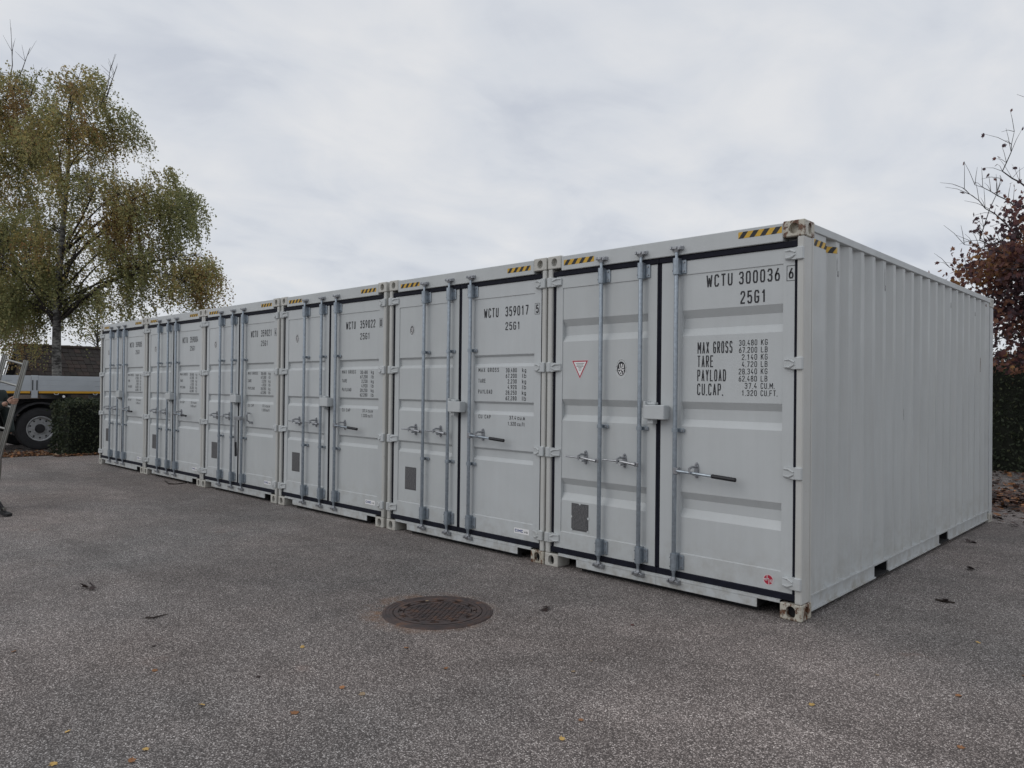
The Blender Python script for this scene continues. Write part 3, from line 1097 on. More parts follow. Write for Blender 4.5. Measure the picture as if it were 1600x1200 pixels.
for ci, X in enumerate(CONT_X):
    A = ci == 0
    T = "A" if A else "B"
    t = empty("shipping_container", (X, 0, 0))
    tag(t, LABELS[ci], "container", "row of grey shipping containers")
    for right in (True, False):
        for front in (True, False):
            pm = POSTP if front else PAINT
            part("corner_post", ("post", right, front, A), pm, lambda b: post(b, right, front), t)
            for top in (True, False):
                worn = front and right and ((not top and ci in (0, 1)) or (top and ci == 0))
                m = CASTR if worn else CASTP
                part("corner_casting", ("cast", right, front, top, worn), [m, SHADE], lambda b: casting(b, right, front, top), t)
        part("side_wall", ("side", right), SIDEP, lambda b: side_wall(b, right), t)
        part("bottom_rail", ("brail", right), [PAINT, SHADE], lambda b: bottom_rail(b, right), t)
        xr_ = -.003 if right else -W + .003
        s_ = 1 if right else -1
        part("top_rail", ("trail", right), PAINT, lambda b: b.box(xr_, xr_ - s_ * .055, .172, L - .178, 2.828, 2.887, 0, .004), t)
    part("end_wall", "endw", PAINT, back_wall, t)
    part("roof_panel", "roof", PAINT, roof, t)
    part("floor_and_light_blockers", "floor", SHADE, lambda b: [b.box(-W + .06, -.06, .16, L - .1, .1375, .150), b.box(-W + .17, -.17, .40, .44, .004, .137), b.box(-W + .39, -.35, .07, .08, .004, .128), b.box(-W + .17, -.17, L - .5, L - .44, .004, .137)], t)  # floor slab, plus added dark plates that block light under the container
    # header, sill
    hd = part("door_header", "header", PAINT, header, t)
    dxr = 0.0 if A else .022
    rods = [-1.795 + dxr, -1.381 + dxr, -1.038 + dxr * .6]
    if A:
        hz = ((-2.243, -1.893, 2.797, 2.846), (-.513, -.170, 2.815, 2.864))
    else:
        hz = ((-2.225, -1.885, 2.792, 2.838), (-.515, -.205, 2.796, 2.842))
    for i, q in enumerate(hz):
        part("hazard_strip", ("hz", T, i), [YELLOW, INK], lambda b: hazard(b, *q, .003), hd)
    sl = part("door_sill", "sill", [PAINT, SHADE], sill, t)
    for i, x in enumerate(rods):
        part("bar_keeper", ("kp", T, i, 1), BRIGHT, lambda b: keeper(b, x, 2.806, 1), hd)
        part("bar_keeper", ("kp", T, i, 0), BRIGHT, lambda b: keeper(b, x, .106, -1), sl)
    # door leaves
    ribs, dp = (RIBS_A, .036) if A else (RIBS_B, .024)
    pz0, pz1 = (.332, 2.592) if A else (.345, 2.575)
    dl = part("door", ("dl", T), PAINT, lambda b: door_leaf(b, *DL, *PL, DZ0, DZ1, pz0, pz1, ribs, dp), t)
    dr = part("door", ("dr", T), PAINT, lambda b: door_leaf(b, *DR, *PR, DZ0, DZ1, pz0, pz1, ribs, dp), t)
    part("door_gasket", "gl", RUBBER, lambda b: gasket(b, *DL, DZ0, DZ1, -W + .0555, -1.2258, False), dl)
    part("door_gasket", "gr", RUBBER, lambda b: gasket(b, *DR, DZ0, DZ1, -1.2254, -.0555, True), dr)
    for z in (2.652, 1.857, 1.062, .268):
        part("hinge", ("hg", 0, z), PAINT, lambda b: hinge(b, False, z), dl)
        part("hinge", ("hg", 1, z), PAINT, lambda b: hinge(b, True, z), dr)
    hz_ = 1.030 if A else 1.172
    for i, x in enumerate(rods):
        d = dl if i < 2 else dr
        part("locking_bar", ("rod", T, i), [GALV, BRIGHT], lambda b: lock_rod(b, x), d, True)
        part("bar_bracket", ("brt", T, i), [GALV, BRIGHT, RUBBER], lambda b: bracket(b, x, 2.590, 2.722), d)
        part("bar_bracket", ("brb", T, i), [GALV, BRIGHT, RUBBER], lambda b: bracket(b, x, .198, .334), d)
        for z in ((1.330,) if A else (2.045, .870)):
            part("bar_clamp", ("cl", T, i, z), [GALV, BRIGHT], lambda b: clamp(b, x, z), d)
    xe = ((-2.160, -1.748) if A else (-2.12, -1.695))
    xc = ((-1.985, -1.563) if A else (-1.955, -1.53))
    for i in (0, 1):
        part("handle", ("hl", T, i), [GALV, BRIGHT], lambda b: handle_left(b, rods[i], xe[i], hz_), dl, True)
        part("handle_catch", ("hc", T, i), BRIGHT, lambda b: catch(b, xc[i], hz_ + .010), dl)
    xr = rods[2]
    zr = 1.004 if A else 1.166
    if ci != 3:
        part("handle", ("hr", T), [GALV, BRIGHT], lambda b: handle_right(b, xr, -.690, zr, .016), dr, True)
        part("handle_grip", ("hgp", T), GRIP, lambda b: grip(b, -.694, -.490, zr - .014, .012), dr)
        part("handle_catch", ("hcr", T), BRIGHT, lambda b: catch(b, -.866, zr + .012), dr)
    else:      # handle swung open and hanging straight down in front of the seam
        def hang(b):
            b.box(xr - .16, xr + .02, -.060, -.010, zr - .028, zr + .030, 1, .006)
            b.tube([(xr - .135, -.050, zr - .03), (xr - .13, -.055, zr - .18), (xr - .125, -.050, zr - .36)], [.015, .020, .016], 8, 1)
            b.tube([(xr - .06, -.040, zr + .02), (xr - .02, -.03, zr)], .014, 8, 0)
        part("handle", None, [GALV, BRIGHT], hang, dr, True)
        part("handle_grip", None, GRIP, lambda b: b.tube([(xr - .125, -.05, zr - .36), (xr - .120, -.05, zr - .365), (xr - .115, -.046, zr - .57), (xr - .115, -.046, zr - .575)], [.012, .018, .018, .012], 10), dr)

        def loose(b):
            b.tube([(-.86, .026, zr + .08), (-.83, -.03, zr + .085), (-.80, -.05, zr + .06), (-.80, -.045, zr - .02), (-.805, .0, zr - .05)], [.010, .012, .013, .012, .010], 8)
            b.tube([(-.80, .037, zr - .055), (-.80, -.012, zr - .058)], .016, 8)
        part("handle_catch", None, BRIGHT, loose, dr)
    part("lock_box", ("lb", T), PAINT, lambda b: lock_box(b, 1.412, 1.530) if A else lock_box(b, 1.400, 1.512), dl)
    # lettering and stickers
    yt = PNY - .0012
    num, chk = NUMS[ci]
    if A:
        txt_part(dr, "owner_code", "WCTU", -.798, -.574, 2.470, 2.568, yt, .125)
        txt_part(dr, "serial_number", num, -.522, -.197, 2.470, 2.568, yt, .125)

        def chkd(b):
            lettering(b, chk, -.128, -.092, 2.476, 2.556, FRY - .0012, .15)
            ribbon(b, [(-.141, 2.462), (-.078, 2.462), (-.078, 2.571), (-.141, 2.571), (-.141, 2.462)], .0042, FRY - .0012)
        part("check_digit", None, INK, chkd, dr)
        txt_part(dr, "size_code", "25G1", -.508, -.300, 2.319, 2.418, yt, .125)
        for txt, x1_, z0_, z1_ in (("MAX GROSS", -.570, 1.947, 2.040), ("TARE", -.732, 1.838, 1.932), ("PAYLOAD", -.622, 1.727, 1.820), ("CU.CAP.", -.647, 1.616, 1.709)):
            txt_part(dr, "weight_label", txt, -.871, x1_, z0_, z1_, yt, .095)
        rows = (("30.480", "KG"), ("67.200", "LB"), ("2.140", "KG"), ("4.720", "LB"), ("28.340", "KG"), ("62.480", "LB"), ("37.4", "CU.M."), ("1.320", "CU.FT."))
        for i, (a, u) in enumerate(rows):
            zb = 1.999 - .0547 * i
            wa = {6: .147, 5: .122, 4: .098}[len(a)]
            txt_part(dr, "weight_value", a, -.369 - wa, -.369, zb, zb + .044, yt, .12)
            wu = {2: .052, 5: .108, 6: .130}[len(u)]
            txt_part(dr, "weight_unit", u, -.339, -.339 + wu, zb, zb + .044, yt, .12)
        part("warning_triangle", None, [INKG, RED, PINK, WHITE], lambda b: triangle_sign(b, -2.157, -1.975, 1.914, 1.752, yt), dl)
        part("emblem", None, [INK, WHITE, PALE, INKG], lambda b: oval_emblem(b, -1.610, 1.836, .125, .178, yt), dl)
        part("data_plate", ("dp", T), [PLATE, PLATEL, PAINT], lambda b: data_plate(b, -2.147, -1.952, .365, .612, PNY, True), dl)
        part("maker_sticker", None, [PINK, RED], lambda b: round_logo(b, -.262, .256, .042, FRY - .0012), dr)
    else:
        txt_part(dr, "owner_code", "WCTU", -.876, -.666, 2.373, 2.470, yt, .125)
        txt_part(dr, "serial_number", num, -.570, -.257, 2.373, 2.470, yt, .125)
        if chk:
            def chkd(b):
                lettering(b, chk, -.152, -.118, 2.380, 2.462, FRY - .0012, .15)
                ribbon(b, [(-.165, 2.370), (-.106, 2.370), (-.106, 2.474), (-.165, 2.474), (-.165, 2.370)], .0035, FRY - .0012, 1)
            part("check_digit", None, [INK, INKG], chkd, dr)
        txt_part(dr, "size_code", "25G1", -.567, -.365, 2.236, 2.315, yt, .13)
        for i, txt in ((0, "MAX GROSS"), (2, "TARE"), (4, "PAYLOAD")):
            x1_ = {0: -.652, 2: -.842, 4: -.745}[i]
            txt_part(dr, "weight_label", txt, -.948, x1_, 1.820 - .0555 * i, 1.862 - .0555 * i, yt, .14, .6, INK)
        rows = (("30.480", "kg"), ("67.200", "lb"), ("2.230", "kg"), ("4.920", "lb"), ("28.250", "kg"), ("62.280", "lb"))
        for i, (a, u) in enumerate(rows):
            zb = 1.814 - .0555 * i
            wa = .150 if len(a) == 6 else .122
            txt_part(dr, "weight_value", a, -.404 - wa, -.404, zb, zb + .042, yt, .14, .42, INK)
            txt_part(dr, "weight_unit", u, -.332, -.278, zb, zb + .042, yt, .14, .42, INK)
        txt_part(dr, "weight_label", "CU CAP", -.941, -.761, 1.344, 1.382, yt, .14, .5, INK)
        for a, u, zb, w_ in (("37.4", "cu.m", 1.346, .090), ("1.320", "cu.ft", 1.286, .112)):
            txt_part(dr, "weight_value", a, -.408 - w_, -.408, zb, zb + .038, yt, .14, .42, INK)
            txt_part(dr, "weight_unit", u, -.388, -.290, zb, zb + .038, yt, .14, .42, INK)
        part("emblem", ("emb", T), [INK, WHITE, PALE, INKG], lambda b: oval_emblem(b, -2.047, 2.302, .088, .145, yt), dl)
        part("data_plate", ("dp", T), [PLATE, PLATEL, PAINT], lambda b: data_plate(b, -2.142, -1.945, .493, .750, PNY, False), dl)
        part("maker_sticker", ("mk", T), [WHITE, BLUE, INKG], lambda b: maker_sticker(b, -.408, -.212, .238, .292, FRY - .0012), dr)
    if A:      # marks on the long side that is in view
        sw = [c_ for c_ in t.children if c_.name.startswith("side_wall")][0]
        part("hazard_strip", None, [YELLOW, INK], lambda b: side_tape(b, 2.732, 2.782, .205, .66), sw)
        rnd = random.Random(12)

        def mark(b, y, z0, z1, w, m):
            n = 7
            x = -.0132
            Lp = [(x, y - w * rnd.uniform(.2, .6), z0 + (z1 - z0) * i / n) for i in range(n + 1)]
            Rp = [(x, y + w * rnd.uniform(.2, .6), z0 + (z1 - z0) * i / n) for i in range(n + 1)]
            for i in range(n): b.quad(Lp[i], Rp[i], Rp[i + 1], Lp[i + 1], m)
        for (y, z0, z1, w, m) in ((.676, 2.555, 2.60, .030, 0), (.655, 2.60, 2.70, .010, 0), (1.80, 2.56, 2.61, .030, 0), (1.79, 2.61, 2.76, .009, 0), (4.02, 2.60, 2.66, .03, 0), (5.13, 2.60, 2.65, .03, 0), (5.70, 2.765, 2.80, .06, 1), (5.41, 1.93, 2.10, .022, 1), (2.36, 1.4, 1.5, .008, 0)):
            part("scuff_mark", None, [SCUFF, RUSTM], lambda b: mark(b, y, z0, z1, w, m), sw)


# ------------------------------------------------------------------ drain cover
mh = empty("manhole_cover", (-2.0, -1.69, 0))
tag(mh, "round rusty cast iron manhole cover set in the asphalt", "manhole cover")


def ringband(b, r0, r1, z, n=64, m=0, z1=None):
    z1 = z if z1 is None else z1
    for i in range(n):
        a, c = 2 * math.pi * i / n, 2 * math.pi * (i + 1) / n
        b.quad((r0 * math.cos(a), r0 * math.sin(a), z), (r1 * math.cos(a), r1 * math.sin(a), z1), (r1 * math.cos(c), r1 * math.sin(c), z1), (r0 * math.cos(c), r0 * math.sin(c), z), m)


def mframe(b):
    ringband(b, .330, .400, .010)
    ringband(b, .400, .406, .010, z1=.001)
    ringband(b, .330, .330001, .010, z1=.002)
    ringband(b, .352, .358, .0105, z1=.0135)
    ringband(b, .358, .364, .0135, z1=.0105)
    ringband(b, .380, .386, .0105, z1=.013)
    ringband(b, .386, .392, .013, z1=.0105)
    ringband(b, .31, .3299, .0022)


def mcover(b):
    n = 72
    b.poly([(.2448 * math.cos(2 * math.pi * i / n), .245 * math.sin(2 * math.pi * i / n), .008) for i in range(n)])
    ringband(b, .290, .322, .012)
    ringband(b, .322, .3225, .012, z1=.003)
    ringband(b, .2450, .2455, .008, z1=.011)
    ringband(b, .2455, .252, .011)
    ringband(b, .2895, .290, .011, z1=.012)
    # band with slot openings
    ns = 12
    for i in range(ns):
        a = 2 * math.pi * i / ns
        am = a + math.pi / ns
        ux, uy = Vector((-math.sin(am), math.cos(am), 0)), Vector((math.cos(am), math.sin(am), 0))
        o = uy * .27
        cs = []
        for rr, aa in ((.2895, a), (.252, a), (.252, a + 2 * math.pi / ns), (.2895, a + 2 * math.pi / ns)):
            p = Vector((rr * math.cos(aa), rr * math.sin(aa), 0)) - o
            cs.append((p.dot(ux), p.dot(uy)))
        hole = [(.032 * math.cos(2 * math.pi * q / 16), .0150 * math.sin(2 * math.pi * q / 16)) for q in range(16)]
        b.holed((o.x, o.y, .011), ux, uy, 0, 0, hole, .03, (0, 0, 1), 0, 1, cs)


def mtread(b):
    r = .238
    p = .036
    n = int(r / p) + 1
    ca, sa = math.cos(.55), math.sin(.55)
    for i in range(-n, n + 1):
        for j in range(-n, n + 1):
            x, y = i * p, j * p
            if math.hypot(x, y) > r - .012: continue
            X, Y = x * ca - y * sa, x * sa + y * ca
            s = .0115
            q = []
            for dx_, dy_ in ((-s, -s), (s, -s), (s, s), (-s, s)):
                q.append((X + dx_ * ca - dy_ * sa, Y + dx_ * sa + dy_ * ca))
            b.poly([(c_[0], c_[1], .0135) for c_ in q])
            for k_ in range(4):
                k2 = (k_ + 1) % 4
                b.quad((*q[k_], .0135), (*q[k2], .0135), (*q[k2], .008), (*q[k_], .008))


part("frame", None, IRON, mframe, mh)
cv = part("cover", None, [IRON, SHADE], mcover, mh)
tr_ = part("tread_studs", None, IRON, mtread, cv)
tr_["kind"] = "stuff"


# ------------------------------------------------------------------ vegetation helpers
def leaf_quad(b, p, s, rnd, m, flat=0.0, asp=.75):
    a = Vector((rnd.gauss(0, 1), rnd.gauss(0, 1), rnd.gauss(0, 1) * (1 - flat))).normalized()
    nn = Vector((rnd.gauss(0, .4), rnd.gauss(0, .4), 1)) if flat else Vector((rnd.gauss(0, 1), rnd.gauss(0, 1), rnd.gauss(0, 1)))
    c = a.cross(nn)
    c = c.normalized() if c.length > 1e-5 else a.orthogonal().normalized()
    p = Vector(p)
    a *= s
    c *= s * asp * .5
    b.quad(tuple(p), tuple(p + a * .45 + c), tuple(p + a), tuple(p + a * .45 - c), m)


def lobed_leaf(b, p, s, rnd, m, flat=0.0):
    """five-pointed maple leaf, one polygon fan"""
    a = Vector((rnd.gauss(0, 1), rnd.gauss(0, 1), rnd.gauss(0, 1) * (1 - flat) - .3 * (1 - flat))).normalized()
    nn = Vector((rnd.gauss(0, .35), rnd.gauss(0, .35), 1)) if flat else Vector((rnd.gauss(0, 1), rnd.gauss(0, 1), rnd.gauss(0, 1)))
    c = a.cross(nn)
    c = c.normalized() if c.length > 1e-5 else a.orthogonal().normalized()
    up = c.cross(a).normalized()
    p = Vector(p)
    pr = [(0, 0), (.30, .12), (.42, .42), (.22, .40), (.50, .72), (.20, .66), (0, 1.0), (-.20, .66), (-.50, .72), (-.22, .40), (-.42, .42), (-.30, .12)]
    cup = rnd.uniform(-.25, .25)
    pts = [tuple(p + c * (x * s) + a * (y * s) + up * (cup * s * abs(x))) for x, y in pr]
    n = len(b.v)
    b.v += pts + [tuple(p + a * (.45 * s))]
    for i in range(12):
        b.f.append((n + i, n + (i + 1) % 12, n + 12))
        b.mi.append(m)


def bez(p0, p1, p2, t):
    return p0 * (1 - t) ** 2 + p1 * (2 * t * (1 - t)) + p2 * t * t


D23 = 23.0
S23 = D23 / 1163.717


def make_birch(name, label, seed, base, height, lobes, palette, lean, D, trunk_r, bare, leaf=.066, strand_scale=1.0, dens=2.3):
    """base: world; lobes: (lateral m, height m, rl, rz, rdepth, number of strands)"""
    rnd = random.Random(seed)
    ux = Vector((Rt.x, Rt.y, 0)).normalized()
    uy = Vector((Fw.x, Fw.y, 0)).normalized()
    root = empty(name, base)
    tag(root, label, "birch tree", "birch trees behind the truck")
    tb, lb = MB(), MB()
    # trunk
    tp = []
    for i in range(13):
        t_ = i / 12
        tp.append(ux * (lean * t_ * t_ + .12 * math.sin(t_ * 5 + seed)) + uy * (.15 * math.sin(t_ * 4 + 1 + seed)) + Vector((0, 0, height * t_ * .93)))
    tr = [trunk_r * (1.25 if i == 0 else 1) * (1 - .93 * (i / 12) ** 1.1) + .008 for i in range(13)]
    tb.tube(tp, tr, 10, 0)

    def trunk_at(z):
        f = max(0, min(.999, z / (height * .93))) * 12
        i = int(f)
        return tp[i].lerp(tp[i + 1], f - i), tr[i]
    limbs = []
    cg = lambda q: max(-1.5 * q, min(1.5 * q, rnd.gauss(0, q)))
    for (l, z, rl, rz, rd, ns) in lobes:
        for q in range(2):
            z0 = max(3.3 + rnd.uniform(0, .8), min(height * .86, z - rl * .9 - abs(l) * .42 + rnd.uniform(-.5, .4)))
            p0, r0 = trunk_at(z0)
            tip = ux * (l + rnd.uniform(-.5, .6) * rl) + uy * rnd.uniform(-.7, .7) * rd + Vector((0, 0, z + rnd.uniform(.0, .6) * rz))
            mid = p0.lerp(tip, .5) + ux * rnd.gauss(0, .25) + uy * rnd.gauss(0, .3) + Vector((0, 0, .34 * (tip - p0).length * rnd.uniform(.4, 1)))
            pts = [bez(p0, mid, tip, i / 8) for i in range(9)]
            rr = min(r0 * .42, .042) * rnd.uniform(.7, 1.0)
            tb.tube(pts, [rr * (1 - .9 * i / 8) + .006 for i in range(9)], 6, 1, False)
            limbs.append(pts)
    allp = [p for pl in limbs for p in pl[3:]] + tp[6:]
    for (l, z, rl, rz, rd, ns) in lobes:
        ncl = max(4, int(ns / 5))
        cl = []
        while len(cl) < ncl:
            a, c, d = rnd.uniform(-1, 1), rnd.uniform(-1, 1), rnd.uniform(-1, 1)
            if .25 < a * a + c * c + d * d < 1: cl.append((a, c, d, rnd.uniform(.5, 1.6), rnd.gauss(0, .16), rnd.uniform(.12, .30)))
        for s in range(int(ns * dens)):
            a, c, d, lsc, ctint, spread = cl[rnd.randrange(ncl)]
            p = ux * (l + a * rl + cg(spread)) + uy * (c * rd + cg(spread)) + Vector((0, 0, z + d * rz + rnd.gauss(0, .14)))
            near = min(allp, key=lambda q: (q - p).length + (.6 if q.z > p.z + .3 else 0))
            if s % 4 == 0 and (p - near).length < 1.8:
                mid = near.lerp(p, .55) + Vector((rnd.gauss(0, .1), rnd.gauss(0, .1), .22 * (p - near).length))
                tb.tube([bez(near, mid, p, i / 4) for i in range(5)], [.009, .008, .006, .004, .003], 4, 1, False)
            ln = rnd.uniform(.45, 1.05) * lsc * strand_scale * (1.3 if d < -.2 else 1)
            out = Vector((p.x, p.y, 0)) - Vector((tp[6].x, tp[6].y, 0))
            out = out.normalized() if out.length > .1 else ux
            clump = mnoise.noise((Vector(base) + p) * .55) + ctint + rnd.gauss(0, .08)
            n = max(5, int(ln / .033))
            sway = Vector((rnd.gauss(0, .10), rnd.gauss(0, .10), 0))
            q0 = p
            for i in range(n):
                t_ = (i + 1) / n
                q = p + out * (.22 * math.sin(t_ * 1.5)) + sway * t_ * 1.4 + Vector((rnd.gauss(0, .035), rnd.gauss(0, .035), -ln * t_ * t_ * .8 - .1 * t_ * ln + .05))
                v = clump + rnd.gauss(0, .22)
                mi = 0
                for kk, th in enumerate(palette):
                    if v > th: mi = kk + 1
                leaf_quad(lb, q, leaf * rnd.uniform(.7, 1.35), rnd, mi)
            if s % 4 == 0:
                tb.tube([p, p + out * .16 + sway * .6 + Vector((0, 0, -ln * .3)), p + out * .22 + sway * 1.4 + Vector((0, 0, -ln * .85))], [.005, .004, .002], 3, 1, False)
    for (l, z, l2, z2) in bare:
        a, c = ux * l + Vector((0, 0, z)), ux * l2 + Vector((0, 0, z2))
        m = a.lerp(c, .5) + ux * rnd.uniform(-.15, .15)
        tb.tube([a, m, c], [.022, .014, .004], 5, 1, False)
        for q in range(4):
            s = m.lerp(c, rnd.uniform(0, .8))
            tb.tube([s, s + ux * rnd.uniform(-.35, .35) + Vector((0, 0, rnd.uniform(.25, .6)))], [.007, .003], 4, 1, False)
    to = obj("trunk", tb.mesh("trunk", [BIRCHB, BARKD]), root)
    smooth(to.data, 60)
    obj("crown", lb.mesh("crown", [L_GREEN, L_OLIVE, L_YELL, L_BROWN, L_ORNG]), root)
    return root


def lob(px, py, rx, ry, rd, n, bx, D):
    """a clump given by where it stands against the trunk foot at distance D"""
    s = D / 1163.717
    return ((px - bx) * s, 1.65 + (600 - py) * s, rx * s, ry * s, rd, n)


bx = 98
BL = [lob(*q, bx, 23.0) for q in (
    (118, 118, 30, 26, .8, 55), (118, 180, 58, 52, 1.3, 140), (95, 240, 60, 55, 1.5, 120), (190, 195, 14, 16, .6, 34), (140, 310, 88, 44, 1.8, 190),
    (262, 300, 40, 34, 1.2, 80), (230, 345, 55, 45, 1.5, 110), (130, 385, 100, 55, 2.0, 190), (235, 420, 60, 40, 1.5, 110),
    (306, 412, 26, 26, 1.0, 62), (280, 440, 34, 26, 1.2, 50), (70, 450, 70, 52, 1.8, 150), (170, 465, 60, 28, 1.5, 66), (20, 400, 70, 80, 1.8, 170), (25, 478, 45, 26, 1.4, 90))]
make_birch("birch_tree", "tall birch with drooping green branches, trunk standing behind the flatbed truck", 3, (-23.75, 1.74, 0), 11.6, BL, (.0, .40, .58, .85), -.1, 23.0, .15,
           [((160 - bx) * S23, 1.65 + (600 - 150) * S23, (176 - bx) * S23, 1.65 + (600 - 100) * S23), ((150 - bx) * S23, 1.65 + (600 - 165) * S23, (166 - bx) * S23, 1.65 + (600 - 98) * S23)])
bx2 = -70
B2 = [lob(*q, bx2, 25.0) for q in (
    (15, 150, 48, 38, 1.2, 150), (-30, 200, 80, 80, 1.8, 190), (30, 250, 50, 60, 1.5, 190), (0, 340, 75, 60, 1.8, 210), (5, 400, 55, 55, 1.5, 130), (-90, 330, 90, 90, 2, 160), (10, 450, 55, 55, 1.5, 170), (0, 495, 40, 22, 1.2, 80), (-100, 450, 90, 70, 2, 120))]
s25 = 25 / 1163.717
bpos = CAM + (Fw + R2 * ((bx2 - 800) / 1163.717)) * 25.0
make_birch("birch_tree", "browner birch at the left edge of the picture with bare twigs at its top", 11, (bpos.x, bpos.y, 0), 12.8, B2, (-.25, .20, .42, .80), .3, 25.0, .15,
           [((2 - bx2) * s25, 1.65 + (600 - 160) * s25, (8 - bx2) * s25, 1.65 + (600 - 42) * s25), ((12 - bx2) * s25, 1.65 + (600 - 140) * s25, (38 - bx2) * s25, 1.65 + (600 - 74) * s25), ((40 - bx2) * s25, 1.65 + (600 - 150) * s25, (58 - bx2) * s25, 1.65 + (600 - 104) * s25)])

# thin small tree beyond the shed
rnd = random.Random(21)
fpos = CAM + (Fw + R2 * ((150 - 800) / 1163.717)) * 34.0
st = empty("small_tree", (fpos.x, fpos.y, 0))
tag(st, "thin half-bare tree showing above the shed roof beside the birch trunk", "tree")
tb, lb = MB(), MB()
ux = Vector((Rt.x, Rt.y, 0)).normalized()
uyv = Vector((Fw.x, Fw.y, 0)).normalized()
tb.tube([Vector((0, 0, 0)), Vector((.05, 0, 1.6)), Vector((0, .05, 3.2)), Vector((.1, 0, 4.9))], [.09, .07, .05, .01], 7)
for i in range(60):
    z = rnd.uniform(1.8, 4.4)
    a = rnd.uniform(0, 6.28)
    r_ = rnd.uniform(.6, 1.5) * (1.2 - abs(z - 3) / 4)
    tip = ux * math.cos(a) * r_ + uyv * math.sin(a) * r_ + Vector((0, 0, z + rnd.uniform(.2, .8)))
    tb.tube([Vector((0, 0, z)), Vector((0, 0, z + .2)).lerp(tip, .5), tip], [.018, .012, .004], 4, 0, False)
    for j in range(rnd.randint(8, 16)):
        q = Vector((0, 0, z + .1)).lerp(tip, rnd.uniform(.45, 1.08)) + Vector((rnd.gauss(0, .12), rnd.gauss(0, .12), rnd.gauss(0, .12)))
        leaf_quad(lb, q, rnd.uniform(.06, .11), rnd, rnd.choice((0, 0, 1, 2)))
obj("trunk", tb.mesh("trunk", BARKD), st)
obj("crown", lb.mesh("crown", [L_GREEN, L_OLIVE, L_BROWN]), st)

# red-leaved maple behind the container's far end
rnd = random.Random(8)
DM = 13.5
sm_ = DM / 1163.717
bxm = 1690
mp_ = CAM + (Fw + R2 * ((bxm - 800) / 1163.717)) * DM
mt = empty("maple_tree", (mp_.x, mp_.y, 0))
tag(mt, "dark red maple with bare branch tips behind the far right end of the near container", "maple tree")
tb, lb = MB(), MB()
at = lambda px, py, dd=0.0: ux * ((px - bxm) * sm_) + uyv * dd + Vector((0, 0, 1.65 + (615 - py) * sm_))
tb.tube([Vector((0, 0, 0)), Vector((.03, .02, .8)), Vector((-.02, .05, 2.0)), Vector((.08, 0, 3.4)), Vector((.05, .1, 5.2)), Vector((.2, 0, 7.0))], [.17, .14, .12, .09, .05, .01], 10)
branches = [((1690, 470), (1620, 420), (1570, 360), (1520, 295)), ((1690, 470), (1630, 400), (1580, 320), (1524, 284)), ((1690, 380), (1650, 330), (1600, 297), (1528, 284)), ((1690, 350), (1640, 290), (1600, 250), (1572, 208)),
            ((1690, 480), (1600, 440), (1540, 400), (1478, 390)), ((1690, 500), (1610, 470), (1560, 430), (1500, 412)), ((1690, 540), (1620, 500), (1580, 470), (1530, 470)), ((1690, 520), (1600, 530), (1570, 520), (1545, 540)),
            ((1690, 330), (1680, 250), (1640, 190), (1592, 182)), ((1690, 420), (1650, 360), (1560, 375), (1486, 400))]
for bi, br in enumerate(branches):
    dd = [0, rnd.uniform(-.5, .5), rnd.uniform(-.8, .8), rnd.uniform(-1, 1)]
    pts = [at(*q, d_) for q, d_ in zip(br, dd)]
    fine = []
    for i in range(3):
        for j in range(4): fine.append(pts[i].lerp(pts[i + 1], j / 4) + Vector((rnd.gauss(0, .015), rnd.gauss(0, .015), rnd.gauss(0, .015))))
    fine.append(pts[3])
    tb.tube(fine, [.022 * (1 - i / 12.5) + .003 for i in range(13)], 5, 0, False)
    for i in range(4, 13):
        for q in range(2):
            e_ = fine[i] + ux * rnd.uniform(-.35, .12) + uyv * rnd.uniform(-.3, .3) + Vector((0, 0, rnd.uniform(-.05, .42)))
            tb.tube([fine[i], fine[i].lerp(e_, .5) + Vector((0, 0, .03)), e_], [.005, .004, .002], 4, 0, False)
            if rnd.random() < .25:
                lobed_leaf(lb, e_, rnd.uniform(.07, .11), rnd, rnd.choice((0, 0, 1)))
LB = [(1610, 430, 85, 60, 1.1, 900), (1590, 395, 65, 25, .9, 220), (1630, 350, 45, 35, .9, 130), (1660, 270, 40, 50, 1.0, 70), (1590, 500, 50, 45, 1.1, 520), (1670, 480, 80, 90, 1.4, 900), (1610, 560, 60, 28, 1.2, 330), (1710, 360, 70, 90, 1.4, 420), (1760, 440, 80, 130, 1.4, 600), (1610, 345, 50, 46, .9, 420), (1585, 400, 50, 30, .9, 260), (1535, 425, 42, 24, .8, 200), (1570, 415, 50, 40, 1.0, 400), (1575, 470, 40, 50, 1.0, 360)]
for (px, py, rx, ry, rd, n) in LB:
    for i in range(int(n * 1.5)):
        a, c, d = rnd.gauss(0, .48), rnd.gauss(0, .48), rnd.gauss(0, .48)
        p = at(px + a * rx, py + c * ry, d * rd)
        q = mnoise.noise(p * 1.3) + rnd.gauss(0, .25)
        m = 0 if q < -.05 else 1 if q < .28 else 2 if q < .75 else 3
        lobed_leaf(lb, p, rnd.uniform(.06, .11), rnd, m)
obj("trunk", tb.mesh("trunk", BARKD), mt)
obj("crown", lb.mesh("crown", [L_PURP, L_RED, L_RUST, L_ORNG]), mt)


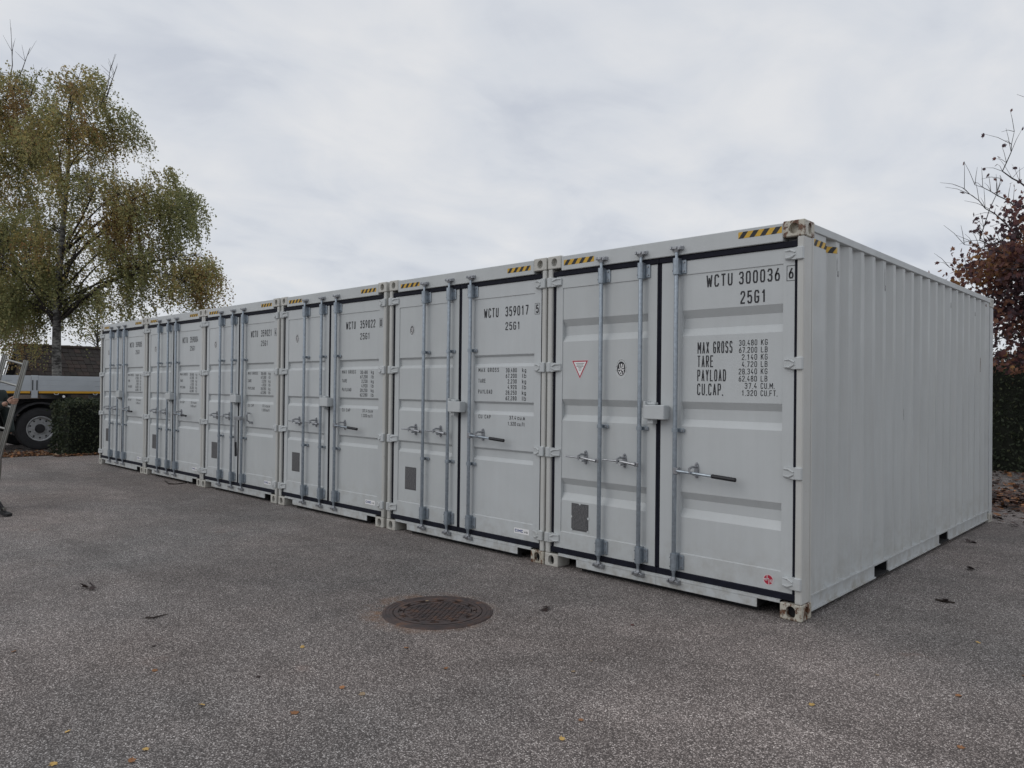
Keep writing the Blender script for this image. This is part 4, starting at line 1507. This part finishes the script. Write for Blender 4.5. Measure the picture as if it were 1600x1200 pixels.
# hedges
def make_hedge(name, label, loc, sx, sy, sz, nleaf, leaf, seed, gtop=.12, needle=False):
    """clipped hedge: sx by sy by sz, corner at loc"""
    rnd = random.Random(seed)
    root = empty(name, loc)
    tag(root, label, "hedge")
    cb = MB()
    g = .26
    nx, ny, nz = max(3, int((sx - g) / g)), max(3, int((sy - g) / g)), max(3, int((sz - g) / g))
    ins = .13

    def wob(p):
        v = Vector(p)
        d = mnoise.noise_vector((v + Vector(loc)) * 1.7) * .07
        return v + Vector((d.x, d.y, d.z if p[2] > .1 else 0))

    def grid(o, a, c, na, nc):
        for i in range(na):
            for j in range(nc):
                q = [wob(o + a * (i / na) + c * (j / nc)), wob(o + a * ((i + 1) / na) + c * (j / nc)), wob(o + a * ((i + 1) / na) + c * ((j + 1) / nc)), wob(o + a * (i / na) + c * ((j + 1) / nc))]
                cb.quad(*[tuple(v) for v in q])
    O = Vector((ins, ins, 0.0))
    A_, B_, C2 = Vector((sx - 2 * ins, 0, 0)), Vector((0, sy - 2 * ins, 0)), Vector((0, 0, sz - ins))
    grid(O, A_, C2, nx, nz)
    grid(O + B_, A_, C2, nx, nz)
    grid(O, B_, C2, ny, nz)
    grid(O + A_, B_, C2, ny, nz)
    grid(O + C2, A_, B_, nx, ny)
    fb = MB()
    areas = [sx * sz, sx * sz, sy * sz, sy * sz, sx * sy]
    tot = sum(areas)
    r = min(.22, sz * .2)
    for i in range(nleaf):
        q = rnd.uniform(0, tot)
        f = 0
        while q > areas[f]:
            q -= areas[f]
            f += 1
        u, v = rnd.random(), rnd.random()
        x, y, z = {0: (u * sx, 0, v * sz), 1: (u * sx, sy, v * sz), 2: (0, u * sy, v * sz), 3: (sx, u * sy, v * sz), 4: (u * sx, v * sy, sz)}[f]
        # round the edges
        cx, cy, cz = min(max(x, r), sx - r), min(max(y, r), sy - r), min(z, sz - r)
        d = Vector((x - cx, y - cy, z - cz))
        if d.length > r: d = d.normalized() * r
        p = Vector((cx, cy, cz)) + d
        nn = d.normalized() if d.length > 1e-6 else Vector((0, 0, 1))
        p += nn * (mnoise.noise((p + Vector(loc)) * 3.1) * .07 + rnd.gauss(0, .03)) + mnoise.noise_vector((p + Vector(loc)) * 1.7) * .06
        p.z = max(p.z, .02)
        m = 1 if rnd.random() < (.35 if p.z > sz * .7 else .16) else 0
        leaf_quad(fb, p, leaf * rnd.uniform(.6, 1.4), rnd, m, 0, .45 if needle else .7)
    obj("foliage", fb.mesh("foliage", [L_HEDGE, L_HEDGE2]), root)
    obj("branch_core", cb.mesh("branch_core", CORE), root)
    return root


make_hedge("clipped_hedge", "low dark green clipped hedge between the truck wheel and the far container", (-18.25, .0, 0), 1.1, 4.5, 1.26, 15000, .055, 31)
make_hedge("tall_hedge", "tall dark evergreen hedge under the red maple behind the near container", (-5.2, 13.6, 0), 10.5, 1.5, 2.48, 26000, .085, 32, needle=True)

# ------------------------------------------------------------------ leaf litter
rnd = random.Random(77)
lb = MB()
for i in range(7500):
    y = rnd.gauss(-1.1, 2.2)
    x = -17.3 - abs(rnd.gauss(0, .75)) - .25 * max(0, -y * .4)
    if -18.3 < x < -17.1 and y > -.1: x = -17.12 + abs(rnd.gauss(0, .12)); y = rnd.uniform(-.2, 1.6)
    s = rnd.uniform(.04, .085)
    leaf_quad(lb, (x, y, rnd.uniform(.006, .03)), s, rnd, rnd.choice((0, 0, 1, 1, 2, 3)), .9, .8)
o = obj("leaf_litter", lb.mesh("leaf_litter", [L_LIT1, L_LIT2, L_LIT3, L_LIT4]))
tag(o, "strip of orange and brown fallen leaves in front of the hedge and truck", "leaves", None, "stuff")
lb = MB()
for i in range(6500):
    u_ = rnd.random()
    if u_ < .72:
        x, y = rnd.uniform(-2.3, 4.5), 8.6 + rnd.gauss(0, .75)
    elif u_ < .92:
        x, y = rnd.uniform(-3.0, 5), rnd.uniform(9.5, 13.4)
    else:
        x, y = rnd.uniform(-.4, 3.5), rnd.uniform(5.8, 8)
    if y < 6.3 and x < .1: continue
    lobed_leaf(lb, (x, y, rnd.uniform(.008, .05)), rnd.uniform(.07, .12), rnd, rnd.choice((0, 0, 0, 1, 3, 3)), .85)
o = obj("leaf_litter", lb.mesh("leaf_litter", [L_LIT1, L_LIT2, L_LIT3, L_LIT4]))
tag(o, "drift of brown fallen maple leaves on the ground beyond the near container", "leaves", None, "stuff")

# single leaves and twigs on the asphalt
rnd = random.Random(4)
def gpt(px, py):
    d = Fw + R2 * ((px - 800) / 1163.717) + U2 * ((600 - py) / 1163.717)
    t_ = -CAM.z / d.z
    return CAM + d * t_


LEAVES = [
    (469, 1012, 0, "golden leaf on the asphalt, nearest golden one left of the manhole"),
    (632, 1012, 1, "orange leaf on the asphalt just below the left part of the manhole"),
    (696, 1044, 1, "orange leaf on the asphalt straight below the middle of the manhole"),
    (237, 1049, 1, "orange leaf alone below the thin dark twig at left"),
    (530, 1076, 1, "bright orange leaf between the manhole and the bottom edge of the picture"),
    (571, 1085, 2, "pale leaf just right of the bright orange leaf below the manhole"),
    (467, 1115, 1, "largest orange leaf, lying left and well below the manhole"),
    (320, 1104, 0, "golden leaf left of the largest orange leaf in the foreground"),
    (104, 1146, 0, "golden leaf near the bottom left corner, upper one of two"),
    (224, 1171, 0, "golden leaf low down a little right of the bottom left corner"),
    (200, 1192, 1, "orange leaf touching the bottom edge near the left corner"),
    (85, 1192, 0, "golden leaf touching the bottom edge near the left corner"),
    (20, 1020, 1, "orange leaf close to the left edge, below the ladder foot"),
    (243, 1009, 3, "small blackened leaf just below the thin dark twig at left"),
    (407, 1057, 3, "small blackened leaf left of and below the manhole"),
    (894, 1051, 2, "pale tan leaf below and right of the manhole"),
    (875, 1158, 0, "golden leaf at the bottom centre of the picture"),
    (926, 1034, 2, "tiny whitish leaf just above the pale tan leaf right of the manhole"),
    (907, 1124, 1, "orange leaf above the golden leaf at the bottom centre"),
    (985, 977, 4, "single dark red leaf in front of the nearest container"),
    (1271, 1104, 0, "golden leaf straight below the near corner of the nearest container"),
    (1372, 1057, 2, "pale leaf on the asphalt below and right of the container corner"),
    (1502, 1088, 1, "orange leaf in the lower right of the picture, upper of two"),
    (1529, 1006, 0, "golden leaf at right, level with the foot of the container corner"),
    (1597, 1057, 1, "brown orange leaf cut by the right edge of the picture"),
    (1495, 1168, 1, "orange leaf lowest in the bottom right corner"),
    (853, 952, 5, "curled black leaf standing up just right of the manhole"),
    (143, 920, 5, "curled black leaf farthest left on the open asphalt"),
    (1475, 940, 5, "curled dark leaf nearest the camera along the long container side"),
    (1520, 890, 5, "curled dark leaf halfway along the long container side"),
    (1518, 848, 5, "curled dark leaf farthest along the long container side"),
    (1562, 812, 5, "curled dark leaf beside the far corner of the long container side"),
    (665, 943, 2, "pale leaf lying on the iron manhole cover")]
LMATS = {0: L_GOLD, 1: L_LIT2, 2: L_LIT3, 3: L_LIT4, 4: L_RED, 5: L_LIT4}
for (px, py, kd, lab) in LEAVES:
    g_ = gpt(px, py)
    lb = MB()
    if kd == 5:
        for q in range(3):
            lobed_leaf(lb, (rnd.gauss(0, .015), rnd.gauss(0, .015), .012 + q * .006), rnd.uniform(.05, .085), rnd, 0, .55)
    else:
        lobed_leaf(lb, (0, 0, .006), (.050 if lab.startswith("largest") else .022 if lab.startswith("tiny") else rnd.uniform(.030, .040)), rnd, 0, .93)
    lb.v = [(v[0], v[1], max(v[2], .003)) for v in lb.v]
    o = obj("fallen_leaf", lb.mesh("fallen_leaf", LMATS[kd]), None, (g_.x, g_.y, .0135 if "iron" in lab else 0))
    tag(o, lab, "leaf", "single leaves fallen on the asphalt")


def twig(pts, r, label):
    tb = MB()
    P0 = gpt(*pts[0])
    w = [gpt(*q) - P0 for q in pts]
    tb.tube([(p.x, p.y, .006 + (.004 if i % 2 else 0)) for i, p in enumerate(w)], [r, r, r * .7, r * .5][:len(w)], 5)
    tag(obj("twig", tb.mesh("twig", TWIG), None, (P0.x, P0.y, 0)), label, "twig")


twig([(228, 966), (240, 967), (252, 963), (263, 961)], .006, "thin dark twig lying on the open asphalt at left of the manhole")
twig([(258, 752), (264, 757), (275, 757), (292, 755)], .014, "small fallen branch beside the second container from the far left end")
twig([(1462, 938), (1475, 941), (1492, 943)], .010, "dark twig lying on the asphalt right of the nearest container")

# ------------------------------------------------------------------ flatbed truck
TX = -19.05
tk = empty("flatbed_truck", (TX, 0, 0))
tag(tk, "flatbed truck with grey aluminium drop sides and orange stripe behind the hedge", "truck")
YB0, YB1 = -4.4, 4.6
BZ0, BZ1 = 1.47, 1.855
posts = [-2.30, -.145, 2.05]
edges = [YB0] + posts + [YB1]
for i in range(len(edges) - 1):
    a = edges[i] + (.075 if i else 0)
    c = edges[i + 1] - (.075 if i < len(edges) - 2 else 0)

    def sb(b):
        for q in range(3):
            z0 = BZ0 + (BZ1 - BZ0) * q / 3
            z1 = BZ0 + (BZ1 - BZ0) * (q + 1) / 3 - .003
            b.box(-.026, .002, a, c, z0, z1, 0, .004)
    part("sideboard", None, ALU, sb, tk)
    part("sideboard", None, ALU, lambda b: b.box(-2.50, -2.475, a, c, BZ0, BZ1), tk)
    part("reflective_stripe", None, ORANGE, lambda b: b.box(-.02, .006, a + .02, c - .02, 1.414, 1.467, 0, .003), tk)
for y in posts:
    def pst(b):
        b.box(-.05, .020, y - .068, y + .068, 1.295, BZ1 + .004, 0, .006)
        for s in (-1, 1):
            b.box(.0205, .028, y + s * .045 - .012, y + s * .045 + .012, 1.49, 1.74, 1, .003)
    part("side_post", None, [ALU, CHASSIS], pst, tk)
part("headboard", None, ALU, lambda b: b.box(-2.5, 0, YB1 + .01, YB1 + .05, 1.35, 2.3, 0, .006), tk)
part("tailboard", None, ALU, lambda b: b.box(-2.5, 0, YB0 - .05, YB0 - .01, 1.42, BZ1, 0, .006), tk)
part("load_floor", None, CHASSIS, lambda b: b.box(-2.47, -.03, YB0, YB1, 1.38, 1.46), tk)
part("chassis_frame", None, CHASSIS, lambda b: [b.box(-1.72, -1.62, YB0 + .1, YB1 + 2, .95, 1.25), b.box(-.88, -.78, YB0 + .1, YB1 + 2, .95, 1.25)] + [b.box(-2.45, -.05, y_, y_ + .07, 1.255, 1.378) for y_ in (-4, -2.9, -1.8, -.6, .6, 1.8, 3, 4.2)], tk)
part("underrun_guard", None, CHASSIS, lambda b: [b.box(-.08, -.04, .9, 3.6, .55, .67, 0, .004), b.box(-.08, -.04, .9, 3.6, .82, .94, 0, .004), b.box(-.12, -.085, 1.3, 1.36, .5, 1.25), b.box(-.12, -.085, 3.1, 3.16, .5, 1.25)], tk)
for y in (.33, 1.22, -1.1):
    part("rope_hook", None, ALU, lambda b: b.tube([(.008, y - .05, 1.412), (.02, y - .03, 1.38), (.02, y + .03, 1.38), (.008, y + .05, 1.412)], .009, 6), tk)
part("marker_lamp", None, WHITE, lambda b: b.tube([(-.02, .50, 1.335), (.012, .50, 1.335)], [.035, .03], 10), tk)


def mud(b):
    n = 14
    for i in range(n):
        a0, a1 = math.pi * (-.02 + 1.02 * i / n), math.pi * (-.02 + 1.02 * (i + 1) / n)
        for r0, r1 in ((.63, .65),):
            p = [(-.62, r1 * math.cos(a0), .55 + r1 * math.sin(a0)), (-.01, r1 * math.cos(a0), .55 + r1 * math.sin(a0)), (-.01, r1 * math.cos(a1), .55 + r1 * math.sin(a1)), (-.62, r1 * math.cos(a1), .55 + r1 * math.sin(a1))]
            b.quad(*p)
            b.quad((-.01, r0 * math.cos(a0) * .96, .55 + r0 * math.sin(a0) * .96), p[1], p[2], (-.01, r0 * math.cos(a1) * .96, .55 + r0 * math.sin(a1) * .96))


def lathe_x(b, prof, yc, zc, n=40, m=0):
    for (x0, r0), (x1, r1) in zip(prof, prof[1:]):
        for i in range(n):
            a, c = 2 * math.pi * i / n, 2 * math.pi * (i + 1) / n
            q = lambda x, r, t_: (x, yc + r * math.cos(t_), zc + r * math.sin(t_))
            b.quad(q(x0, r0, a), q(x0, r0, c), q(x1, r1, c), q(x1, r1, a), m)


def truck_wheel(yc, side):
    s = 1 if side else -1
    xo = -.06 if side else -2.44
    wl = part("wheel", None, TYRE, lambda b: lathe_x(b, [(xo - s * .30, .30), (xo - s * .30, .49), (xo - s * .26, .525), (xo - s * .04, .525), (xo - s * .006, .50), (xo, .44), (xo - s * .004, .36), (xo - s * .02, .305)], yc, .532, 44), tk, True)

    def rim(b):
        lathe_x(b, [(xo - s * .022, .315), (xo - s * .004, .306), (xo - s * .004, .292), (xo - s * .03, .283), (xo - s * .06, .270)], yc, .532, 40)
        n = 10
        for i in range(n):
            a0, a1 = 2 * math.pi * i / n, 2 * math.pi * (i + 1) / n
            am = (a0 + a1) / 2
            uy, uz = Vector((0, math.cos(am), math.sin(am))), Vector((0, -math.sin(am), math.cos(am)))
            o = Vector((xo - s * .060, yc, .532)) + uy * .225
            cs = []
            for rr, aa in ((.270, a0), (.270, a1), (.175, a1), (.175, a0)):
                p = Vector((0, rr * math.cos(aa), rr * math.sin(aa))) - uy * .225
                cs.append((p.dot(uy), p.dot(uz)))
            hole = [(.024 * math.cos(2 * math.pi * q / 12), .024 * math.sin(2 * math.pi * q / 12)) for q in range(12)]
            b.holed(o, uy, uz, 0, 0, hole, .03, (s, 0, 0), 0, 1, cs)
        lathe_x(b, [(xo - s * .060, .175), (xo - s * .075, .168), (xo - s * .075, .115)], yc, .532, 40)
        for i in range(10):
            a = 2 * math.pi * i / 10
            yy, zz = yc + .140 * math.cos(a), .532 + .140 * math.sin(a)
            b.tube([(xo - s * .075, yy, zz), (xo - s * .045, yy, zz)], .015, 6)
    part("rim", None, [RIM, CHASSIS], rim, wl, True)
    part("hub", None, CHASSIS, lambda b: lathe_x(b, [(xo - s * .074, .114), (xo - s * .03, .098), (xo - s * .012, .088), (xo - s * .008, .0001)], yc, .532, 24), wl, True)


for yc in (.02, -1.33):
    for side in (True, False):
        truck_wheel(yc, side)
mu = part("mudguard", None, CHASSIS, mud, tk)
part("axle", None, CHASSIS, lambda b: [b.tube([(-2.3, .02, .532), (-.2, .02, .532)], .08, 10), b.tube([(-2.3, -1.33, .532), (-.2, -1.33, .532)], .08, 10)], tk)

# ------------------------------------------------------------------ shed behind
sh = empty("shed", (-29.4, 1.7, 0))
tag(sh, "low shed with dark mossy tiled roof behind the truck and birch trunk", "shed")
RZ, EX, EZ, SL = 3.02, 1.75, 1.62, 6.3
part("wall", None, SHEDW, lambda b: [b.box(-1.45, 1.45, .25, SL - .25, 0, EZ - .02)] + [b.poly([(-1.45, y_, EZ - .02), (1.45, y_, EZ - .02), (0, y_, RZ - .12)]) for y_ in (.25, SL - .25)], sh)
slope = math.atan2(RZ - EZ, EX)
sl_len = math.hypot(EX, RZ - EZ)
rf = part("roof", None, WOODD, lambda b: [b.poly([(0, .02, RZ - .03), (EX, .02, EZ - .03), (EX, SL - .02, EZ - .03), (0, SL - .02, RZ - .03)]), b.poly([(0, .02, RZ - .03), (-EX, .02, EZ - .03), (-EX, SL - .02, EZ - .03), (0, SL - .02, RZ - .03)])], sh)
part("barge_board", None, WOODD, lambda b: [b.poly([(s_ * 0, y_, RZ + .05), (s_ * (EX + .06), y_, EZ + .02), (s_ * (EX + .06), y_, EZ - .16), (0, y_, RZ - .14)]) for s_ in (1, -1) for y_ in (-.02, SL + .02)] + [b.quad((0, -.02, RZ + .05), (s_ * (EX + .06), -.02, EZ + .02), (s_ * (EX + .06), .03, EZ + .02), (0, .03, RZ + .05)) for s_ in (1, -1)], sh)
b = MB()
b.box(0, .32, 0, .202, 0, .018, 0, .006)
b.box(.315, .328, .002, .20, -.010, .014, 0, .004)
tile_me = b.mesh("roof_tile", TILE)
rnd = random.Random(9)
rows = 9
for r_ in range(rows):
    for c_ in range(30):
        o = obj("roof_tile", tile_me, rf)
        d = .02 + r_ * (sl_len - .38) / (rows - 1)
        ang = slope - .05
        o.rotation_euler = (0, ang + rnd.gauss(0, .012), rnd.gauss(0, .01))
        o.location = (d * math.cos(slope), .02 + c_ * .207 + (.0 if r_ % 2 else .02), RZ - d * math.sin(slope) + .004 + rnd.gauss(0, .003))


def ridge(b):
    y = 0
    while y < SL - .1:
        b.tube([(0, y, RZ + .005), (0, y + .37, RZ + .015)], [.085, .095], 10)
        y += .36


part("ridge_cap", None, TILE, ridge, sh)

# ------------------------------------------------------------------ ladder and the person holding it
ld = empty("ladder", (0, 0, 0))
tag(ld, "aluminium ladder tilted to one side at the left edge, held by a person", "ladder")
DL_ = 9.35


def ipt(px, py, D):
    return CAM + (Fw + R2 * ((px - 800) / 1163.717) + U2 * ((600 - py) / 1163.717)) * D


top_r, low_r = ipt(41, 563, DL_), ipt(3, 699, DL_)
ax = (top_r - low_r).normalized()
foot_r = low_r - ax * ((low_r.z - .16) / ax.z)
side_v = Vector((Fw.x, Fw.y, 0)).normalized()
bx_ = ax.cross(side_v).normalized()
if bx_.dot(Rt) < 0: bx_ = -bx_
nrm_ = ax.cross(bx_).normalized()
width = .275


def obox(b, p0, p1, wa, wb, va, vb, m=0):
    """bar from p0 to p1 with half sizes wa along va, wb along vb"""
    q = []
    for p in (p0, p1):
        for s, t_ in ((-1, -1), (1, -1), (1, 1), (-1, 1)):
            q.append(tuple(p + va * (wa * s) + vb * (wb * t_)))
    for f_ in ((0, 3, 2, 1), (4, 5, 6, 7), (0, 1, 5, 4), (1, 2, 6, 5), (2, 3, 7, 6), (3, 0, 4, 7)):
        b.poly([q[i] for i in f_], m)


LLEN = (top_r - foot_r).length


def rail(b, off):
    p0, p1 = foot_r - bx_ * off, top_r - bx_ * off
    for q, w in ((-.021, .006), (0, .005), (.021, .006)):      # ribbed extrusion
        obox(b, p0 + bx_ * q, p1 + bx_ * q, w, .013, bx_, nrm_)
    obox(b, p0, p1, .015, .007, bx_, nrm_)


for off in (0.0, width):
    part("ladder_rail", None, ALUL, lambda b: rail(b, off), ld)
for i in range(7):
    tt = .14 + i * .28
    if tt > LLEN: break
    p = foot_r + ax * (LLEN - .06 - i * .28)
    part("rung", None, ALUL, lambda b: b.tube([p - bx_ * .015, p - bx_ * (width - .015)], .014, 8), ld)
toe = gpt(15, 807)
toe.z = .022
b0 = toe
b1 = toe - bx_ * 1.02
b1.z = max(b1.z, .2)
sb_ = part("stabiliser_bar", None, ALUL, lambda b: obox(b, b0 + (b1 - b0) * .06 + Vector((0, 0, .03)), b1, .035, .02, Vector((0, 0, 1)), nrm_), ld)
part("rubber_foot", None, CHASSIS, lambda b: obox(b, toe + Vector((0, 0, -.004)), toe - bx_ * .12 + Vector((0, 0, .004)), .05, .016, nrm_, Vector((0, 0, 1))), sb_)
part("strut", None, CHASSIS, lambda b: obox(b, toe - bx_ * .07 + Vector((0, 0, .02)), toe - bx_ * .30 + Vector((0, 0, .30)), .022, .02, bx_, nrm_), sb_)

# person
DP = 9.75
hand_p = low_r.lerp(top_r, (699 - 626) / (699 - 563.0)) + nrm_ * 0.0
pc = ipt(-24, 700, DP)
pb = Vector((pc.x, pc.y, 0))
pe = empty("person", (0, 0, 0))
tag(pe, "person in a dark jacket and khaki trousers holding the ladder at the left edge", "person")
ur, uf = Rt.copy(), Vector((-Fw.x, -Fw.y, 0)).normalized()      # lateral, towards camera
fc = (ur * .8 + uf * .35).normalized()                          # facing
sdv = Vector((-fc.y, fc.x, 0))


def PP(s, f, z):
    return pb + sdv * s + fc * f + Vector((0, 0, z))


def skin(name, verts, edges, radii, mat, parent, sub=2):
    me = bpy.data.meshes.new(name)
    me.from_pydata([tuple(v) for v in verts], edges, [])
    o = bpy.data.objects.new(name, me)
    COL.objects.link(o)
    md = o.modifiers.new("skin", 'SKIN')
    md.use_smooth_shade = True
    for i, r_ in enumerate(radii):
        me.skin_vertices[0].data[i].radius = r_ if isinstance(r_, tuple) else (r_, r_)
    me.skin_vertices[0].data[0].use_root = True
    s_ = o.modifiers.new("sub", 'SUBSURF')
    s_.levels = s_.render_levels = sub
    dg = bpy.context.evaluated_depsgraph_get()
    ev = o.evaluated_get(dg)
    nm = bpy.data.meshes.new_from_object(ev)
    bpy.data.objects.remove(o)
    nm.materials.clear()
    nm.materials.append(mat)
    nm.polygons.foreach_set("use_smooth", [True] * len(nm.polygons))
    return obj(name, nm, parent)


hw = hand_p - ax * .01
sh_n = PP(-.19, .02, 1.50)
wr_n = hw + uf * .03 - ur * .075 + Vector((0, 0, -.02))
el_n = (sh_n + wr_n) / 2 + Vector((0, 0, -.17)) - fc * .06
sh_f = PP(.19, .02, 1.50)
el_f = PP(.27, .02, 1.20)
wr_f = PP(.25, .14, .98)
bv = [PP(0, 0, .98), PP(0, -.01, 1.22), PP(0, 0, 1.44), PP(0, .02, 1.56), PP(0, .04, 1.66), sh_n, el_n, wr_n, sh_f, el_f, wr_f, PP(-.10, 0, .93), PP(-.11, .05, .50), PP(-.12, .0, .09), PP(.10, 0, .93), PP(.12, .02, .50), PP(.13, -.05, .09)]
be = [(0, 1), (1, 2), (2, 3), (3, 4), (2, 5), (5, 6), (6, 7), (2, 8), (8, 9), (9, 10), (0, 11), (11, 12), (12, 13), (0, 14), (14, 15), (15, 16)]
body = skin("body", bv, be, [.13, .12, .13, .055, .055, .06, .042, .030, .06, .042, .030, .085, .058, .040, .085, .058, .040], SKIN, pe)
# head
hb = MB()
hc = PP(0, .055, 1.755)
n1, n2 = 14, 18
for i in range(n1):
    for j in range(n2):
        q = []
        for (ii, jj) in ((i, j), (i, j + 1), (i + 1, j + 1), (i + 1, j)):
            th, ph = math.pi * ii / n1, 2 * math.pi * jj / n2
            x, y, z = math.sin(th) * math.cos(ph), math.sin(th) * math.sin(ph), math.cos(th)
            k_ = 1 - .18 * max(0, -z) ** 2
            nose = .022 * math.exp(-((ph if ph < math.pi else ph - 2 * math.pi) / .22) ** 2 - ((z + .1) / .25) ** 2)
            q.append(tuple(hc + fc * (x * (.098 * k_) + nose) + sdv * (y * .076 * k_) + Vector((0, 0, z * .12))))
        hb.quad(*q, 0)
for s in (-1, 1):
    e_ = hc + fc * .088 + sdv * (s * .032) + Vector((0, 0, .008))
    hb.tube([e_ - fc * .006, e_ + fc * .006], [.012, .006], 8, 1)
    er = hc + sdv * (s * .076) + Vector((0, 0, -.005))
    hb.tube([er + Vector((0, 0, .03)), er + sdv * (s * .014), er + Vector((0, 0, -.03))], [.008, .012, .007], 6, 0)
mo = hc + fc * .088 + Vector((0, 0, -.06))
hb.tube([mo - sdv * .022, mo + fc * .005, mo + sdv * .022], [.003, .006, .003], 6, 2)
obj("head", smooth(hb.mesh("head", [SKIN, HAIR, RED]), 60), pe)
rnd = random.Random(2)
hh = MB()
for i in range(900):
    v = Vector((rnd.gauss(0, 1), rnd.gauss(0, 1), rnd.gauss(0, 1))).normalized()
    if v.x > .45 and v.z < .55 or v.z < -.35: continue
    p = hc + fc * (v.x * .104) + sdv * (v.y * .084) + Vector((0, 0, v.z * .128))
    hh.tube([p, p + Vector((rnd.gauss(0, .012), rnd.gauss(0, .012), -.03))], [.009, .004], 4)
obj("hair", hh.mesh("hair", HAIR), pe)
jk = skin("jacket", [PP(0, 0, .90), PP(0, 0, 1.05), PP(0, -.01, 1.25), PP(0, 0, 1.46), PP(0, .02, 1.555), sh_n, el_n, wr_n - (wr_n - el_n) * .10, sh_f, el_f, wr_f], [(0, 1), (1, 2), (2, 3), (3, 4), (3, 5), (5, 6), (6, 7), (3, 8), (8, 9), (9, 10)],
          [(.20, .16), (.19, .15), (.18, .145), (.165, .135), .075, .085, .068, .052, .085, .068, .052], JACKET, pe)
skin("trousers", [PP(0, 0, .96), PP(-.10, 0, .90), PP(-.11, .05, .50), PP(-.12, .0, .10), PP(.10, 0, .90), PP(.12, .02, .50), PP(.13, -.05, .10)], [(0, 1), (1, 2), (2, 3), (0, 4), (4, 5), (5, 6)], [.145, .11, .082, .072, .11, .082, .072], TROUS, pe)
for s, f_ in ((-.12, .0), (.13, -.05)):
    skin("shoe", [PP(s, f_ - .05, .055), PP(s, f_ + .07, .048), PP(s, f_ + .19, .036)], [(0, 1), (1, 2)], [.05, .046, .036], SHOE, pe, 1)
# hand: palm and five curled fingers closed round the rail
pm = hw - ur * .045 + uf * .022
vv = [wr_n, pm]
ee = [(0, 1)]
rr = [(.028, .022), (.040, .020)]
for i in range(4):
    base_i = len(vv)
    o_ = ax * (.030 - .020 * i)
    l_ = (.9, 1.0, .95, .78)[i]
    vv += [pm + o_ + ur * .030, pm + o_ + ur * (.030 + .035 * l_) + uf * .012, pm + o_ + ur * (.045 + .040 * l_) - uf * .022, pm + o_ + ur * .045 - uf * .040]
    ee += [(1, base_i), (base_i, base_i + 1), (base_i + 1, base_i + 2), (base_i + 2, base_i + 3)]
    rr += [.0095, .009, .0085, .007]
n_ = len(vv)
vv += [pm + ax * .045 - ur * .01, pm + ax * .062 + ur * .025 - uf * .02, pm + ax * .060 + ur * .055 - uf * .03]
ee += [(0, n_), (n_, n_ + 1), (n_ + 1, n_ + 2)]
rr += [.012, .010, .008]
skin("hand", vv, ee, rr, SKIN, pe, 1)
